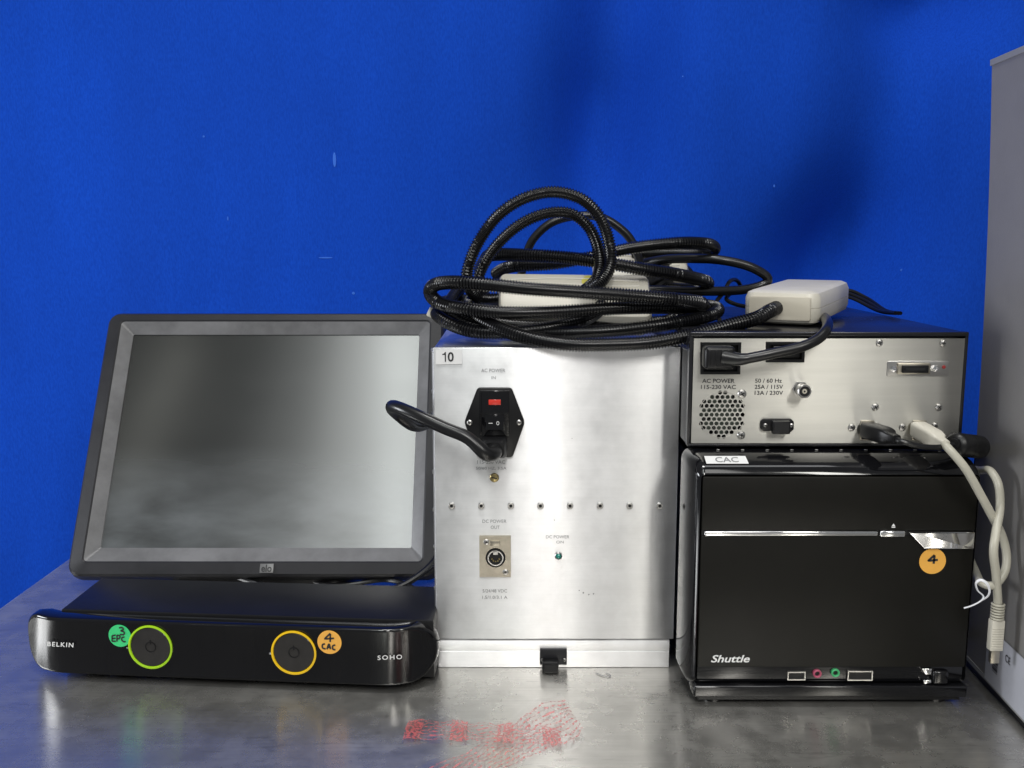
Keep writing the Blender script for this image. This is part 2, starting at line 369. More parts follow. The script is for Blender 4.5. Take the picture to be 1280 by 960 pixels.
def text(s, parent, x, z, y, width, height, m, name='lettering', shear=0, bold=0.0, rot=None, Mx=None, label=None, spacing=1.0):
    cu = bpy.data.curves.new('t', 'FONT'); cu.body = s; cu.size = 1; cu.align_x = 'CENTER'; cu.shear = shear
    cu.offset = bold; cu.space_character = spacing; cu.resolution_u = 3
    to = bpy.data.objects.new('t', cu); C.objects.link(to)
    dg = bpy.context.evaluated_depsgraph_get(); me = bpy.data.meshes.new_from_object(to.evaluated_get(dg))
    bpy.data.objects.remove(to); bpy.data.curves.remove(cu)
    xs = [v.co.x for v in me.vertices]; ys = [v.co.y for v in me.vertices]
    cx, cy = (min(xs) + max(xs)) / 2, (min(ys) + max(ys)) / 2
    sx = width / (max(xs) - min(xs)); sy = height / (max(ys) - min(ys))
    for v in me.vertices:
        q = Vector(((v.co.x - cx) * sx, 0, (v.co.y - cy) * sy))
        if rot: q = Matrix.Rotation(rot, 3, 'Y') @ q
        p = Vector((x, y, z)) + q
        v.co = (Mx @ p) if Mx is not None else p
    me.materials.clear(); me.materials.append(m); me.name = name
    o = bpy.data.objects.new(name, me); C.objects.link(o); o.parent = parent
    if label: o['label'] = label
    return o
def strokes(parent, lines, y, wd, m, name='handwriting', Mx=None):        # hand-written strokes on a face
    mb = MB()
    for ln in lines:
        P = spline([(p[0], y, p[1]) for p in ln], 0.0004) if len(ln) > 2 else [Vector((p[0], y, p[1])) for p in ln]
        t = bmesh.new(); prev = None
        for i, p in enumerate(P):
            d = (P[min(i + 1, len(P) - 1)] - P[max(i - 1, 0)]).normalized(); nrm = Vector((-d.z, 0, d.x)) * wd / 2
            a, b = t.verts.new(p + nrm), t.verts.new(p - nrm)
            if prev: t.faces.new((prev[0], prev[1], b, a))
            prev = (a, b)
        mb._merge(t)
    return mb.build(name, m, parent, Mx=Mx)
_screw = {}
def screw(parent, x, y, z, r=0.0028, h=0.0013, kind='cross', m=None, Mx=None, socket=False):
    key = (round(r, 5), h, kind, m.name if m else '', socket)
    if key not in _screw:
        mb = MB()
        if socket:
            mb.lathe([(r, 0), (r, h * 0.8), (r * 0.85, h), (r * 0.5, h), (r * 0.46, h * 0.3)], n=20)
            mb.lathe([(r * 0.46, h * 0.31), (0, h * 0.31)], n=12, mi=1)
        else:
            mb.lathe([(r, 0), (r, h * 0.25), (r * 0.85, h * 0.7), (r * 0.5, h * 0.95), (0, h)], n=20)
            a = r * 0.55; b = r * 0.13; yy = -h * 1.02
            mb.box(-a, a, yy, yy + h * 0.4, -b, b, mi=1)
            if kind == 'cross': mb.box(-b, b, yy - 0.00003, yy + h * 0.4, -a, a, mi=1)
        o = mb.build('screw', [m or M['screw'], M['dark']], parent); _screw[key] = o.data
    else:
        o = bpy.data.objects.new('screw', _screw[key]); C.objects.link(o); o.parent = parent
    o.location = (x, y, z); o.rotation_euler = (0, random.uniform(0, 3), 0)
    return o
def plate(outer, holes, y, th, mb=None, mi=0):                # flat sheet in XZ with real openings
    mb = mb or MB(); t = bmesh.new()
    def loop(pts):
        v = [t.verts.new((p[0], y, p[1])) for p in pts]
        return [t.edges.new((v[i], v[(i + 1) % len(v)])) for i in range(len(v))]
    E = loop(outer)
    for h in holes: E += loop(h)
    bmesh.ops.triangle_fill(t, use_beauty=True, use_dissolve=False, edges=E)
    r = bmesh.ops.extrude_face_region(t, geom=t.faces[:])
    bmesh.ops.translate(t, vec=(0, th, 0), verts=[v for v in r['geom'] if isinstance(v, bmesh.types.BMVert)])
    mb._merge(t, None, mi); return mb
def circ(x, z, r, n=12, ph=0): return [(x + r * math.cos(2 * math.pi * k / n + ph), z + r * math.sin(2 * math.pi * k / n + ph)) for k in range(n)]

# ================================================================== SETTING
bench = thing('steel_bench', 'brushed stainless steel bench top under all the equipment, scuffed and reflective', 'bench', (0, 0, 0))
TX0 = -0.478
mb = MB(); t = bmesh.new()
b_ = MB()
b_.prism([(TX0 - 0.004, -1.1), (1.2, -1.1), (1.2, 0.52), (TX0 + 0.006, 0.52)], 0.0, -0.03, bev=0.0035, plane='XY', seg=4)
b_.build('bench_top', M['bench'], bench)
# pen mark beside the silver box
def zstroke(pts, wd, m, parent, name):
    mb = MB(); P = spline([atZ(x, y, 0.0006) for x, y in pts], 0.0006); t = bmesh.new(); prev = None
    for i, p in enumerate(P):
        d = (P[min(i + 1, len(P) - 1)] - P[max(i - 1, 0)]).normalized(); nrm = Vector((-d.y, d.x, 0)) * wd / 2
        a, b = t.verts.new(p + nrm), t.verts.new(p - nrm)
        if prev: t.faces.new((prev[0], prev[1], b, a))
        prev = (a, b)
    mb._merge(t); return mb.build(name, m, parent)
zstroke([(745, 841), (752, 844), (760, 846), (763, 844), (757, 841)], 0.0010, M['greyink'], bench, 'pen_mark')

cur = thing('cloth_backdrop', 'bright royal blue cloth hanging in soft folds behind the equipment', 'backdrop', (0, 0.62, 0))
t = bmesh.new(); NX, NZ = 260, 90; V = []
def fold(x, z):
    g = lambda c, s: math.exp(-((x - c) / s) ** 2)
    lean = 0.10 * (z - 0.4)
    y = 0.010 * math.sin(x * 9 + 0.6 * z) + 0.004 * math.sin(x * 23 + z * 1.3 + 1)
    amp = min(1, max(0, (z - 0.20) / 0.35))
    x2 = x + 0.02 * math.sin(z * 5)
    e1 = 0.55 + 0.45 * math.exp(-((z - 0.44) / 0.13) ** 2)
    y += amp * e1 * 0.140 * math.exp(-((x2 - 0.140) / 0.075) ** 2)
    y -= amp * 0.020 * math.exp(-((x2 - 0.26) / 0.08) ** 2)
    xx = x - 0.30 * (z - 0.32)
    y += 0.150 * math.exp(-((xx - 0.475) / 0.110) ** 2) * (0.3 + 0.7 * math.exp(-((z - 0.31) / 0.12) ** 2) + 0.3 * math.exp(-((z - 0.66) / 0.06) ** 2))
    y -= 0.022 * math.exp(-((xx - 0.59) / 0.08) ** 2)
    y -= 0.012 * math.exp(-((x + 0.48) / 0.08) ** 2)
    y += 0.014 * math.exp(-((x + 0.40 + 0.05 * z) / 0.07) ** 2)
    y += 0.010 * math.exp(-((x + 0.10) / 0.09) ** 2 - ((z - 0.35) / 0.12) ** 2)
    y += 0.006 * math.sin(7 * x + 5 * z) * math.sin(4 * z + 1)
    return y
for j in range(NZ + 1):
    z = -0.9 + 2.2 * j / NZ
    V.append([t.verts.new((-1.3 + 2.8 * i / NX, fold(-1.3 + 2.8 * i / NX, z), z)) for i in range(NX + 1)])
for j in range(NZ):
    for i in range(NX): t.faces.new((V[j][i], V[j][i + 1], V[j + 1][i + 1], V[j + 1][i]))
mb = MB(); mb._merge(t); cl = mb.build('cloth', M['cloth'], cur, smooth=180)
# small pale scuffs on the cloth
M['scuff'] = mat('pale_scuff', (0.02, 0.12, 0.58), 0.8)
for (px, py, a, b) in ((419, 200, 0.0022, 0.010), (408, 322, 0.010, 0.0010), (253, 170, 0.0014, 0.0014), (284, 273, 0.0008, 0.003), (970, 232, 0.0012, 0.002), (443, 366, 0.002, 0.002), (855, 94, 0.001, 0.001), (1143, 339, 0.002, 0.002)):
    p = atY(px, py, 0.62); yy = fold(p.x, p.z) - 0.0008
    mb = MB(); mb.prism(circ(0, 0, 1, 10), 0, 0.0004)
    o = mb.build('pale_scuff', M['scuff'], cur, Mx=Matrix.Translation((p.x, yy, p.z)) @ Matrix.Diagonal((a, 1, b, 1)))

# ================================================================== SILVER POWER SUPPLY
ps = thing('power_supply_box', 'tall bare aluminium box with AC inlet and row of screws, cable coil on top', 'power supply', (0.033, 0, 0))
OX = 0.033
def PS(px, py): p = atY(px, py, 0); return p.x - OX, p.z
X0, X1, ZT = -0.0597 - OX, 0.1277 - OX, 0.2565
DEP = 0.25
mb = MB(); mb.box(X0 + 0.0015, X1 - 0.0015, 0.0022, DEP, 0.0255, ZT - 0.0018, bev=0.001); mb.build('case', M['aluside'], ps)
mb = MB(); mb.box(X0, X1, 0.0, 0.0020, 0.0245, ZT, bev=0.0008, seg=3); mb.build('front_panel', M['alu'], ps)
mb = MB(); mb.box(X0 - 0.0012, X0 + 0.0014, 0.003, DEP, 0.027, ZT - 0.003, bev=0.0005); mb.build('side_panel', M['aluside'], ps)
mb = MB(); mb.box(X0 + 0.006, X1 - 0.004, 0.004, DEP - 0.002, ZT - 0.0016, ZT - 0.0004, bev=0.0003); mb.build('top_panel', M['aluside'], ps)
# lower strip with rolled lip
lx0, lx1 = -0.0585 - OX, 0.1246 - OX
prof = [(0.0035, 0.0), (0.0015, 0.0004), (0.0012, 0.004), (0.0012, 0.0135), (0.0018, 0.0140), (0.0012, 0.0146), (0.0006, 0.018), (0.0002, 0.0205), (0.0008, 0.0228), (0.003, 0.0238), (0.02, 0.0240), (0.02, 0.0)]
mb = MB(); mb.prism([(p[0], p[1]) for p in prof], 0, lx1 - lx0); 
mb.build('base_channel', M['alu'], ps, Mx=Matrix.Translation((lx0, 0, 0)) @ Matrix(((0, 1, 0, 0), (1, 0, 0, 0), (0, 0, 1, 0), (0, 0, 0, 1))), smooth=50)
mb = MB(); mb.box(lx0 + 0.001, lx1 - 0.001, 0.02, DEP - 0.01, 0.0, 0.0252); mb.build('base', M['aluside'], ps)
for py in (440, 492, 593, 641, 688, 740, 785):
    _, z = PS(541, py); mb = MB(); mb.lathe([(0.0022, 0), (0.002, 0.0008), (0.0012, 0.0013), (0, 0.0014)], n=14, axis='-X')
    mb.build('side_screw', M['screw'], ps).location = (X0 - 0.0011, 0.009, z)
for px in (564.5, 601.5, 638.5, 675.5, 712.5, 750, 787, 824.5):
    x, z = PS(px, 632); screw(ps, x, -0.0001, z, 0.0026, 0.0014, socket=True)
def quad(parent, pts, y, m, name, th=0.0003, label=None): mb = MB(); mb.prism(pts, y - th, y); return mb.build(name, m, parent, label=label)
a = PS(545, 455.5); b = PS(577.5, 437)
lb = quad(ps, [(a[0], a[1]), (b[0], a[1] + .0003), (b[0], b[1]), (a[0], b[1])], -0.0001, M['white'], 'number_label', label='small white label reading 10')
x, z = PS(559.5, 446); text('0', lb, x + 0.0024, z, -0.0006, 0.0046, 0.0074, M['ink'], bold=0.02)
mb = MB(); mb.prism([(x - .0021, z - .0037), (x - .0012, z - .0037), (x - .0012, z + .0037), (x - .0020, z + .0037), (x - .0026, z + .0026), (x - .0040, z + .0022), (x - .0040, z + .0015), (x - .0021, z + .0015)], -0.0006, -0.0005); mb.build('lettering', M['ink'], lb)
def ptext(s, px, py, wpx, hpx, par=ps, fn=PS, m=M['greyink'], y=-0.0002, k=0.64 / 1200, **kw):
    x, z = fn(px, py); k = kw.pop('k', k); return text(s, par, x, z, y, wpx * k, hpx * k, m, **kw)
ptext('AC POWER', 616.5, 463, 34, 5.0); ptext('IN', 617, 472, 6, 4.2)
ptext('115-230 VAC', 614, 577.5, 40, 5.2); ptext('50/60 HZ, 3.5A', 614, 585.5, 44, 4.6)
ptext('DC POWER', 618, 651.5, 35, 5); ptext('OUT', 619, 659, 13, 5)
ptext('DC POWER', 697, 671, 34, 4.6); ptext('ON', 700, 677.5, 11, 4.2)
ptext('5/24/48 VDC', 618.5, 738.5, 36, 5); ptext('1.5/1.0/3.1 A', 618.5, 746.5, 37, 5)
# inlet module
inl = MB(); pts = [PS(*q) for q in ((597, 484), (639.5, 484), (656, 527), (640.5, 571), (597, 571), (580.5, 527))]
def roundpoly(pts, r, n=4):
    out = []; L_ = len(pts)
    for i in range(L_):
        p = Vector(pts[i]); a = Vector(pts[i - 1]); b = Vector(pts[(i + 1) % L_])
        da = (a - p).normalized(); db = (b - p).normalized()
        for k in range(n + 1):
            t_ = k / n; q = (p + da * r) * (1 - t_) ** 2 + p * 2 * t_ * (1 - t_) + (p + db * r) * t_ ** 2; out.append(tuple(q))
    return out
inl.prism(roundpoly(pts, 0.0025), -0.0028, 0, bev=0.0007)
inlet = inl.build('inlet_module', M['plastic'], ps)
x0, z0 = PS(600, 543); x1, z1 = PS(636.5, 487)
mb = MB(); mb.box(x0, x1, -0.0052, -0.002, z0, z1, bev=0.0006); mb.box(x0 + 0.0005, x0 + .0013, -0.0060, -0.005, z0 + .001, z1 - .001, bev=.0002); mb.build('fuse_drawer', M['gloss'], inlet)
x0, z0 = PS(611, 504.5); x1, z1 = PS(626, 498)
mb = MB(); mb.box(x0, x1, -0.0062, -0.005, z0, z1, bev=0.0003); mb.build('fuse_window', M['red'], inlet, label='red fuse window')
x0, z0 = PS(606, 536); x1, z1 = PS(631, 516.5)
mb = MB(); mb.box(x0, x1, -0.0060, -0.004, z0, z1, bev=0.0003)
mb.prism([(-0.0078, z0 + .0008), (-0.0066, z1 - .0008), (-0.0055, z1 - .0008), (-0.0055, z0 + .0008)], x0 + .0010, x1 - .0010, Mx=Matrix(((0, 1, 0, 0), (1, 0, 0, 0), (0, 0, 1, 0), (0, 0, 0, 1))))
sw = mb.build('rocker_switch', M['gloss'], inlet)
x, z = PS(622.5, 526.5); text('O', sw, x, z, -0.0081, 0.0022, 0.003, M['print'], bold=0.01)
x, z = PS(613.5, 526.5); text('I', sw, x, z, -0.0081, 0.0005, 0.003, M['print'], rot=R(90))
for px in (587.3, 648.7): x, z = PS(px, 527.3); screw(inlet, x, -0.0027, z, 0.0021, 0.0008)
x, z = PS(618, 597); screw(ps, x, 0, z, 0.0036, 0.0016, kind='slot', m=M['brass'])
# xlr socket
x0, z0 = PS(599.5, 720); x1, z1 = PS(638.5, 669)
cx, cz = PS(619.5, 696)
mb = MB(); plate([(x0, z0), (x1, z0), (x1, z1), (x0, z1)], [circ(cx, cz, 0.0078, 28)], -0.0022, 0.0022, mb)
xlr = mb.build('output_socket', M['nickel'], ps)
mb = MB(); mb.lathe([(0.0077, 0.0018), (0.0077, 0.0006)], n=28); mb.lathe([(0.0077, 0.0006), (0, 0.0006)], n=28)
mb.build('socket_recess', M['dark'], xlr, ).location = (cx, 0, cz)
mb = MB(); mb.lathe([(0.0062, 0.0002), (0.0062, 0.0036), (0.0053, 0.0036), (0.0053, 0.0004)], n=28)
mb.box(-0.0018, 0.0018, -0.0036, -0.001, 0.0028, 0.0058)
mb.build('socket_ring', M['screw'], xlr).location = (cx, 0, cz)
mb = MB()
for k in range(5):
    an = R(200 + 35 * k); mb.lathe([(0.0006, 0), (0.0006, 0.0022), (0, 0.0024)], c=(0.003 * math.cos(an), 0, 0.003 * math.sin(an)), n=8)
mb.lathe([(0.005, 0.001), (0.005, 0.0014), (0, 0.0014)], n=20, mi=1)
mb.build('socket_insert', [M['brass'], M['dark']], xlr).location = (cx, 0, cz)
x, z = PS(608, 676.5); screw(xlr, x, -0.0021, z, 0.0023, 0.0007); x, z = PS(632, 714); screw(xlr, x, -0.0021, z, 0.0023, 0.0007)
x0, z0 = PS(613, 681); x1, z1 = PS(625, 674.5); mb = MB(); mb.box(x0, x1, -0.0032, -0.002, z0, z1, bev=0.0004); mb.build('release_tab', M['nickel'], xlr)
# indicator
x, z = PS(698, 694.5); mb = MB(); mb.lathe([(0.0029, 0), (0.0029, 0.0014), (0.0024, 0.0019), (0.0021, 0.0014)], n=20); o = mb.build('indicator_bezel', M['screw'], ps); o.location = (x, 0, z)
mb = MB(); mb.lathe([(0.0021, 0.001), (0.0018, 0.0022), (0.001, 0.0028), (0, 0.003)], n=16); o2 = mb.build('indicator_lens', M['led'], o, label='green indicator lens')
# serial connector at base
def PSb(px, py): p = atY(px, py, -0.004); return p.x - OX, p.z
x0, z0 = PSb(675, 837); x1, z1 = PSb(709, 813.5)
z0 = max(z0, 0.0012)
mb = MB(); mb.box(x0, x1, -0.0020, 0.0012, z0 + 0.0025, z1, bev=0.0006); sf = mb.build('serial_connector', M['bezel'], ps)
xa, _ = PSb(682, 0); xb, _ = PSb(704, 0)
mb = MB(); mb.box(xa, xb, -0.012, -0.002, z0, z0 + 0.0088, bev=0.0008); mb.box(xa + .0016, xb - .0016, -0.0125, -0.0118, z0 + .0018, z0 + .0072, mi=1); mb.build('connector_shell', [M['plastic'], M['dark']], sf)
for px in (678.2, 705.8): x, z = PSb(px, 826); screw(sf, x, -0.0021, z, 0.0014, 0.0012)
# grime specks on the panel
mb = MB()
for (px, py, r) in ((715, 548, .0004), (729, 741, .0008), (736, 743, .0006), (742, 742, .0007), (724, 738, .0005), (693, 650, .0005)):
    x, z = PS(px, py); mb.prism([(x + r * random.uniform(.6, 1.2) * math.cos(k), z + r * random.uniform(.6, 1.2) * math.sin(k)) for k in range(6)], -0.0002, -0.0001)
o = mb.build('grime_speck', M['greyink'], ps); o['kind'] = 'stuff'

# ================================================================== POWER CORD in silver box
def cordthing(name, label, cat, loc): return thing(name, label, cat, loc)
pc = thing('mains_lead', 'thick black power cord plugged into the silver box, bent out to the left', 'power cord', atY(618, 558, -0.006))
mb = MB(); c0 = atY(618.5, 557, -0.0052)
lp = []
for (yy, s_, rr) in ((-0.004, 0.0092, .002), (-0.012, 0.0092, .002), (-0.016, 0.0086, .003), (-0.020, 0.0072, .004)):
    hh = s_ * 0.82
    lp.append([(c0.x + p[0], yy, c0.z + p[1] - 0.0004) for p in rrect(-s_, s_, -hh, hh, rr)])
loft(lp, mb=mb); mb.build('plug', M['plastic'], pc, world=True)
P = [c0 + Vector((0.0, -0.012, -.001)), c0 + Vector((-0.0012, -0.020, -.0015)), c0 + Vector((-0.0065, -0.0275, 0.0005)), atY(584, 547, -0.031), atY(556, 535, -0.027), atY(525, 521, -0.020), atY(502, 511, -0.010), atY(490, 508, 0.003), atY(495, 516, 0.018), atY(518, 532, 0.030), Vector((-0.0665, 0.06, 0.188)), Vector((-0.0665, 0.11, 0.18)), Vector((-0.0665, 0.20, 0.12))]
S = spline(P, 0.0022)
mb = MB(); mb.tube(S, 0.0050, 14, rf=lambda i, t_: 0.0049 + 0.0016 * max(0, 1 - i / 14)); mb.build('cable', M['rubber'], pc, world=True)

# ================================================================== MONITOR
mon = thing('touchscreen_monitor', 'dark grey square touchscreen monitor leaning back behind the switch box', 'monitor', (-0.2505, 0.24, 0))
tilt = R(29.8)
MC = Matrix.Translation((0, 0.2415 - 0.24, 0.1367)) @ Matrix.Rotation(-tilt, 4, 'X')   # panel space: x, y = out of the back, z up
W2, H2 = 0.152, 0.114
def rr3(x0, x1, z0, z1, r, y, n=5): return [(p[0], y, p[1]) for p in rrect(x0, x1, z0, z1, r, n)]
mb = MB(); mb.box(-W2 - .002, W2 + .002, 0.0, 0.003, -H2 - .002, H2 + .002); scr = mb.build('screen', M['screen'], mon, Mx=MC)
lp = [rr3(-W2, W2, -H2, H2, 0.0015, 0.0012), rr3(-W2, W2, -H2, H2, 0.0015, -0.0012),
      rr3(-W2 - .0115, W2 + .0115, -H2 - .0145, H2 + .012, 0.004, -0.0085)]
mb = loft(lp, False, False); inner = mb.build('inner_bezel', M['bezelin'], mon, Mx=MC, smooth=25)
lp = [rr3(-W2 - .0115, W2 + .0115, -H2 - .0145, H2 + .012, 0.004, -0.0085), rr3(-W2 - .013, W2 + .013, -H2 - .016, H2 + .0135, 0.005, -0.0095),
      rr3(-W2 - .024, W2 + .0235, -H2 - .0265, H2 + .0205, 0.010, -0.0080), rr3(-W2 - .0265, W2 + .026, -H2 - .0285, H2 + .023, 0.012, -0.0050),
      rr3(-W2 - .0285, W2 + .0275, -H2 - .0292, H2 + .0245, 0.012, 0.004), rr3(-W2 - .0285, W2 + .0275, -H2 - .0292, H2 + .0245, 0.012, 0.012),
      rr3(-W2 - .0200, W2 + .018, -H2 - .020, H2 + .014, 0.014, 0.020), rr3(-W2 + .03, W2 - .03, -H2 + .03, H2 - .03, 0.02, 0.042)]
mb = loft(lp, False, True); mb.build('outer_bezel', M['bezel'], mon, Mx=MC, smooth=25)
# logo plate with lettering, on the lower bezel
mb = MB(); mb.box(0.0145 - .0065, 0.0145 + .0065, -0.0098, -0.0086, -H2 - .0258, -H2 - .0170, bev=0.0002); lg = mb.build('logo_plate', M['logo'], mon, Mx=MC)
text('elo', lg, 0.0145, -H2 - .0214, -0.00995, 0.0100, 0.0070, M['dark'], Mx=MC, bold=0.02)
mb = MB(); mb.box(-0.045, 0.045, 0.035, 0.055, -0.05, 0.05, bev=0.006); mb.build('mount', M['plastic'], mon, Mx=MC)
mb = MB(); mb.box(-0.03, 0.03, 0.05, 0.075, 0.008, 0.13, bev=0.006); mb.build('stand_neck', M['plastic'], mon)
mb = MB(); mb.prism(rrect(-0.09, 0.09, -0.06, 0.10, 0.02), 0.0, 0.012, plane='XY', bev=0.0); mb.build('stand_base', M['plastic'], mon)
# dark cable lying between the monitor and the switch
dc = thing('monitor_cable', 'black cable lying on the bench under the monitor behind the switch box', 'cable', (-0.15, 0.16, 0))
mb = MB(); mb.tube(spline([(-0.30, 0.20, 0.012), (-0.22, 0.155, 0.006), (-0.16, 0.14, 0.006), (-0.11, 0.15, 0.010), (-0.075, 0.17, 0.03), (-0.072, 0.2, 0.05)], 0.003), 0.0032, 10); mb.build('cable', M['rubber'], dc, world=True)
mb = MB(); mb.tube(spline([(-0.26, 0.23, 0.008), (-0.18, 0.175, 0.004), (-0.12, 0.172, 0.010), (-0.085, 0.13, 0.012), (-0.078, 0.1, 0.004)], 0.003), 0.0024, 10); mb.build('cable', M['rubber'], dc, world=True)

# ================================================================== KVM SWITCH
KY = -4.8
kv = thing('switch_box', 'wide glossy black switch box with two round buttons in front of the monitor', 'switch box', (-0.222, -0.033, 0), R(KY))
KW = 0.164; KH0, KH1 = 0.0055, 0.051
kin = world_of(kv).inverted()
kn = (world_of(kv).to_3x3() @ Vector((0, -1, 0)))
def curve_y(x):                      # the fascia bows: flat middle, ends swept back
    u = abs(x) / KW
    return 0.001 * u * u + 0.020 * max(0, (u - 0.76) / 0.24) ** 2.0
def KV(px, py):
    p = Vector((0, 0, 0))
    yy = 0.0
    for _ in range(6):
        q = hit(px, py, world_of(kv) @ Vector((0, yy, 0)), kn); l = kin @ q; yy = curve_y(l.x)
    return l.x, l.z, yy
loops = []
for (y, ins, r) in ((0.0002, 0.0030, 0.0180), (0.0, 0.0024, 0.0184), (0.0003, 0.0013, 0.019), (0.0012, 0.0006, 0.0198), (0.004, 0.0002, 0.020), (0.010, 0.0, 0.020), (0.020, 0.003, 0.018)):
    pts = rrect(-KW + ins, KW - ins, KH0 + ins, KH1 - ins, r, 8)
    # subdivide long edges
    sub = []
    for i in range(len(pts)):
        a, b = Vector(pts[i]), Vector(pts[(i + 1) % len(pts)]); n = 32 if (b - a).length > 0.1 else 1
        for k in range(n): sub.append(a.lerp(b, k / n))
    loops.append([(p.x, y + curve_y(p.x), p.y) for p in sub])
t = bmesh.new(); Vv = [[t.verts.new(p) for p in l] for l in loops]; n = len(Vv[0])
for a, b in zip(Vv, Vv[1:]):
    for k in range(n): t.faces.new((a[k], a[(k + 1) % n], b[(k + 1) % n], b[k]))
# front cap as vertical strips so that the bow is smooth
NXc = 60
r0, ins0 = 0.014, 0.0065
top = sorted([v for v in Vv[0] if v.co.z > (KH0 + KH1) / 2], key=lambda v: v.co.x); bot = sorted([v for v in Vv[0] if v.co.z <= (KH0 + KH1) / 2], key=lambda v: v.co.x)
m_ = min(len(top), len(bot))
for i in range(m_ - 1):
    try: t.faces.new((top[i], top[i + 1], bot[i + 1], bot[i]))
    except ValueError: pass
mb = MB(); mb._merge(t); fas = mb.build('fascia', M['kvm'], kv, smooth=60)
mb = MB(); mb.prism([(-KW + 0.030, 0.020), (KW - 0.003, 0.022), (KW - 0.006, 0.094), (-KW + 0.026, 0.090)], KH1 - 0.0005, 0.0045, bev=0.002, plane='XY')
mb.build('housing', M['kvmtop'], kv)
for fx, fy in ((-0.115, 0.03), (0.14, 0.03), (-0.115, 0.08), (0.14, 0.08)):
    mb = MB(); mb.lathe([(0.007, 0), (0.007, 0.0055), (0, 0.0055)], n=16, axis='Z'); mb.build('rubber_foot', M['rubber'], kv).location = (fx, fy, 0)
for (px, py, rm, nm) in ((188.5, 808.5, M['ringg'], 'lime'), (367.5, 815.5, M['ringy'], 'yellow')):
    x, z, y = KV(px, py)
    mb = MB(); mb.lathe([(0.0173, 0.0002), (0.0173, 0.0012), (0.0160, 0.0014), (0.0156, 0.0004)], n=56)
    bt = mb.build('selector_button', rm, kv, label='round button with thin %s ring' % nm); bt.location = (x, y, z)
    mb = MB(); mb.lathe([(0.0156, 0.0003), (0.0150, 0.0008), (0.0105, 0.0005), (0.0, 0.0003)], n=48); mb.build('button_face', M['dial'], bt)
    mb = MB(); mb.lathe([(0.0042, 0.0004), (0.0042, 0.0007), (0.0036, 0.0007), (0.0036, 0.0004)], n=30); mb.box(-0.0003, 0.0003, -0.0008, -0.0004, 0.002, 0.0055); mb.build('button_icon', M['plastic'], bt)
    mb = MB(); mb.lathe([(0.0013, 0), (0.0011, 0.0006), (0, 0.0009)], n=14); mb.build('highlight_dot', M['chrome'], bt).location = (0.0150 * math.cos(R(38)), -0.0002, 0.0150 * math.sin(R(38)) + 0.0015)  # chrome dot standing in for a highlight near the button
    mb = MB(); mb.lathe([(0.0009, 0), (0.0007, 0.0004), (0, 0.0006)], n=12); mb.build('highlight_dot', M['chrome'], bt).location = (-0.0185, 0, -0.0015)  # smaller chrome dot, also a modelled highlight
def kbadge(px, py, r, m, lbl):
    x, z, y = KV(px, py); mb = MB(); mb.lathe([(r, 0), (r, 0.0003), (0, 0.0003)], n=36); o = mb.build('round_sticker', m, kv, label=lbl); o.location = (x, y - 0.0002, z); return o
g = kbadge(150, 794.5, 0.0088, M['green'], 'green round sticker with handwritten 3 EPC')
k = 0.00065
def hw(pts): return [[(p[0] * k, p[1] * k) for p in l] for l in pts]
strokes(g, hw([[(0, 10), (4, 10.5), (5, 8), (2, 6.5), (6, 5), (5, 2), (0, 2)],
               [(-9, 0), (-9.5, -7)], [(-9, 0), (-4.5, 1)], [(-9.2, -3.4), (-5, -3)], [(-9.5, -7), (-5, -6.6)],
               [(-3, 1), (-3.6, -7)], [(-3, 1), (0.5, 0), (-0.5, -3), (-3.2, -3.4)],
               [(6, -1), (3, -2), (2.5, -5), (5, -7), (7, -6)]]), -0.0006, 0.0012, M['ink'])
a_ = kbadge(412, 802.5, 0.0092, M['amber'], 'amber round sticker with handwritten 4 CAC')
FOUR = [[(1.5, 11), (-4.5, 5), (-4.3, 4.2), (6, 5.2)], [(1.5, 10.5), (1.0, 0.5)]]
strokes(a_, hw(FOUR + [[(-5, -2), (-8, -3), (-8, -7), (-4.5, -8)], [(-3, -8.5), (-0.5, -2), (1.2, -8.5)], [(-2.2, -6), (1, -5.8)], [(7, -3), (4, -4), (4, -8), (7.5, -8.5)]]), -0.0006, 0.0013, M['ink'])
x, z, y = KV(77, 804.5); o = text('BELKIN', kv, 0, 0, -0.0003, 0.0215, 0.0036, M['print'], bold=0.012, spacing=1.25, shear=0.12)
dydx = (curve_y(x + .004) - curve_y(x - .004)) / .008
o.location = (x, y - 0.0014, z); o.rotation_euler = (0, 0, math.atan(dydx))
x, z, y = KV(487.5, 821); o = text('SOHO', kv, 0, 0, -0.0003, 0.0182, 0.0036, M['print'], bold=0.012, spacing=1.3)

dydx = (curve_y(x + .004) - curve_y(x - .004)) / .008
o.location = (x, y - 0.0006, z); o.rotation_euler = (0, 0, math.atan(dydx))

# ================================================================== MINI PC (lower right)
pcx = 0.2325
pc2 = thing('mini_computer', 'small cube shaped black computer with amber sticker under the metal backed unit', 'computer', (pcx, -0.06, 0))
DY = -0.06
def PC(px, py, dy=0): p = atY(px, py, DY + dy); return p.x - pcx, p.z
xl, zt = PC(876, 595); xr, _ = PC(1221, 595)
xl = -0.0985; xr = 0.0975; HT = 0.185
# outer shell of the case
mb = MB(); mb.box(xl + .004, xr - .003, 0.036, 0.30, 0.012, HT - 0.001, bev=0.003); mb.build('case', M['case'], pc2)
mb = MB(); mb.box(xl + .0010, xl + .0036, 0.042, 0.295, 0.016, HT - 0.010, bev=0.0008); mb.build('side_panel', M['cabside'], pc2)
